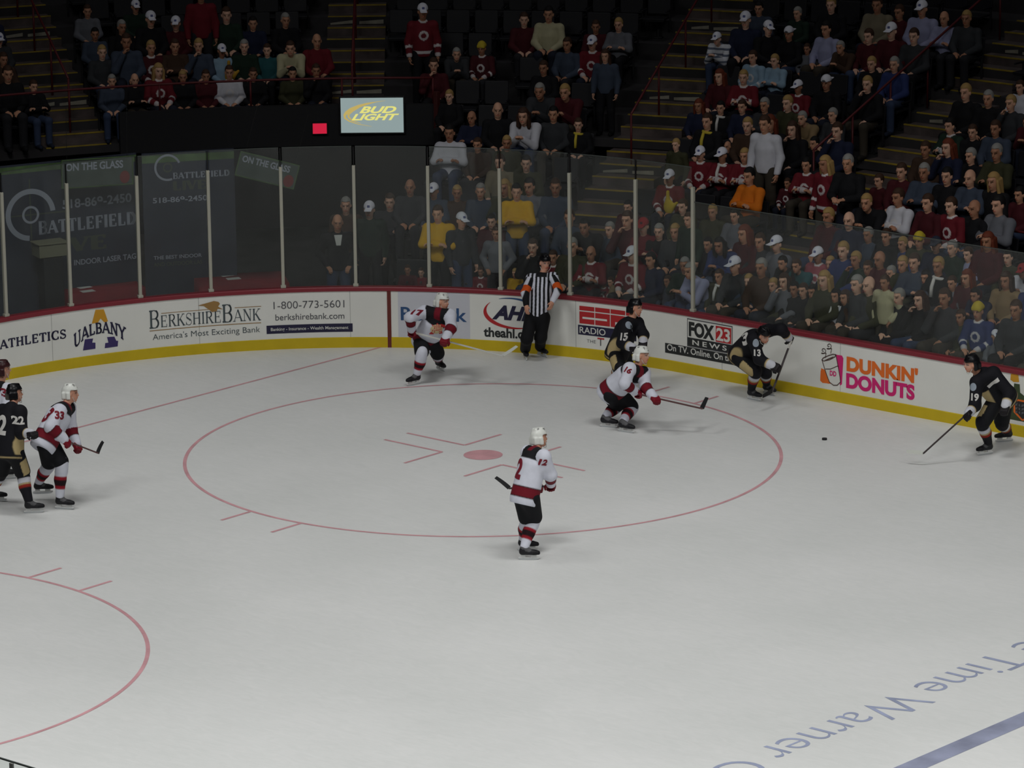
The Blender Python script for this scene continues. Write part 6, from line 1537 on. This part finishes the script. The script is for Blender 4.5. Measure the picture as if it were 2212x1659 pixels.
# things people hold or wear on the shoulders
def near(x, y):
    return min(placed, key=lambda q: (q['row'][0]-x)**2+(q['row'][1]-y)**2)
def worn(x, y, name, build, m):
    q = near(x, y); b = MB(); build(b, q); return b.build(name, m, q['obj'], True)
M_SCW = mat('scarf_white', srgb(206, 204, 200), .85); M_SCY = mat('scarf_yellow', srgb(196, 176, 60), .85)
def scarf(b, q):
    hd = get_proto(q['row'][5])['head']; z = hd[2]-.19; y = hd[1]-.035
    n = 16; b.tube([(.085*math.cos(2*math.pi*i/n), y+.075*math.sin(2*math.pi*i/n), z+.012*math.sin(2*math.pi*i/n+1)) for i in range(n+1)], .026, 8)
    b.tube([(.04, y+.08, z), (.05, y+.135, z-.12), (.05, y+.155, z-.27)], [.026, .03, .028], 8)
for x, y, m in ((1576, 336, M_SCW), (1614, 632, M_SCW), (1262, 272, M_SCY), (1558, 264, M_SCY), (1804, 672, M_SCW), (2043, 576, M_SCW), (1586, 237, M_SCW)): worn(x, y, 'scarf', scarf, m)
def foam(x, y, label, rgb):
    q = near(x, y); P = q['p']; fw = N(np.append(bpt(q['s'], 0)-bpt(q['s'], 1.), 0)); rt = np.array([fw[1], -fw[0], 0])
    m = MB(); c = np.array([P[0], P[1], q['z']])+fw*.30*q['sc']+rt*(-.12)+np.array([0, 0, .74*q['sc']])
    Vv, Ff = solid([ell((0, 0, 0), (.10, .05, .13)), cone((.02, 0, .08), (.02, 0, .26), .035, .03), cone((-.07, 0, 0), (-.15, 0, .08), .03, .026)], .014, .03)
    o = ob('foam_hand', mesh_np('foam_hand', Vv, Ff, mat('foam_'+label[:6].strip(), srgb(*rgb), .8), True), None, tuple(c)); o.rotation_euler = (0, 0, math.atan2(rt[1], rt[0])); tag(o, label, 'foam hand')
foam(1447, 382, 'yellow foam hand held in front of a white capped fan in red', (190, 164, 34))
foam(506, 108, 'amber foam hand beside a white capped fan in light blue', (176, 136, 40))
# ------------------------------------------------------------------ seats
M_SEAT = mat('black_seat_plastic', (.009, .009, .012), .55); M_SEATF = mat('seat_bracket', (.02, .02, .022), .5)
def seat_mesh():
    b = MB(); R1 = Matrix.Rotation(.14, 3, 'X'); R1 = np.array(R1)
    b.box((0, .03, .405), (.44, .40, .035)); b.box((0, .215, .39), (.42, .03, .05))
    b.box((0, -.235, .66), (.44, .035, .42), R1); b.box((0, -.262, .86), (.40, .03, .03), R1)
    for x in (-.235, .235): b.box((x, -.02, .55), (.035, .30, .03), m=0); b.box((x, -.14, .36), (.03, .05, .40), m=1)
    b.box((0, -.17, .20), (.05, .06, .40), m=1); b.box((0, -.17, .015), (.16, .12, .03), m=1)
    o = b.build('stadium_seat', [M_SEAT, M_SEATF], bevel=.010); me = o.data; bpy.data.objects.remove(o); return me
SM = seat_mesh(); slots = []
taken = {}
for q in placed:
    if not q['stand']: taken.setdefault(q['k'], []).append(q['s'])
    taken.setdefault(('all', q['k']), []).append(q['s'])
for k in range(NR-1):
    r_ = RAD+dk(k)+.47; s = SPH(72)
    while s < ARC+11:
        stp = .53*(RAD/r_ if s < ARC else 1.); s += stp
        p = bpt(s, dk(k)+.47); ph = locate(np.array([p[0], p[1], 0]))[2]
        if k < KF and ph > PHP-2.2: continue
        bad = False
        for pa, off, hw, nm, k0 in AISLES:
            c = bpol(pa, 0, 0); rt = np.array([math.cos(math.radians(pa)), math.sin(math.radians(pa))]); lat = (p-np.array([CV, CUU]))@rt-off
            fwd_ = (p-np.array([CV, CUU]))@np.array([-rt[1], rt[0]])
            if abs(lat) < hw+.27 and fwd_ > 0: bad = True
        if bad: continue
        sca = r_/RAD if s < ARC else 1.
        if any(abs(s-t)*sca < .50 for t in taken.get(('all', k), [])): continue
        slots.append((k, s))
for q in placed:
    if not q['stand']: slots.append((q['k'], q['s']))
info = []
for k, s in slots:
    p = bpt(s, dk(k)+.47); v = proj((p[0], p[1], zk(k)+.8))
    if -30 < v[0] < IW+30 and -60 < v[1] < IH: info.append((np.linalg.norm(np.array([p[0], p[1], zk(k)])-CAMP)+(8 if k < 1 else 0), k, s, p))
info.sort(key=lambda t: t[0])
rest = MB(); SV = np.array([v.co for v in SM.vertices]); SF = [tuple(f.vertices) for f in SM.polygons]; SI = [f.material_index for f in SM.polygons]
restV = []; restF = []; nv = 0
for i, (_, k, s, p) in enumerate(info):
    fw = bpt(s, 0)-bpt(s, 1.); rz = math.atan2(fw[1], fw[0])-math.pi/2
    if i < 300:
        o = link(bpy.data.objects.new('stadium_seat', SM)); o.location = (p[0], p[1], zk(k)); o.rotation_euler = (0, 0, rz)
        tag(o, 'black folding seat in the unlit rows of the arena stands', 'seat', 'black seats in the arena stands')
    else:
        c_, s_ = math.cos(rz), math.sin(rz); Q = SV@np.array([[c_, s_, 0], [-s_, c_, 0], [0, 0, 1]])+np.array([p[0], p[1], zk(k)])
        restV.append(Q); restF += [tuple(j+nv for j in f) for f in SF]; nv += len(Q)
if restV:
    o = ob('stadium_seats', mesh_np('stadium_seats', np.concatenate(restV), restF, [M_SEAT, M_SEATF], fmat=SI*len(restV)))
    tag(o, 'further black folding seats filling the dark upper rows of the stands', 'seats', 'black seats in the arena stands', 'stuff')
print('crowd', len(placed), 'seats', len(info), 'objects', len(SC.objects))
SC.cycles.max_bounces = 6; SC.cycles.diffuse_bounces = 3; SC.cycles.transparent_max_bounces = 12
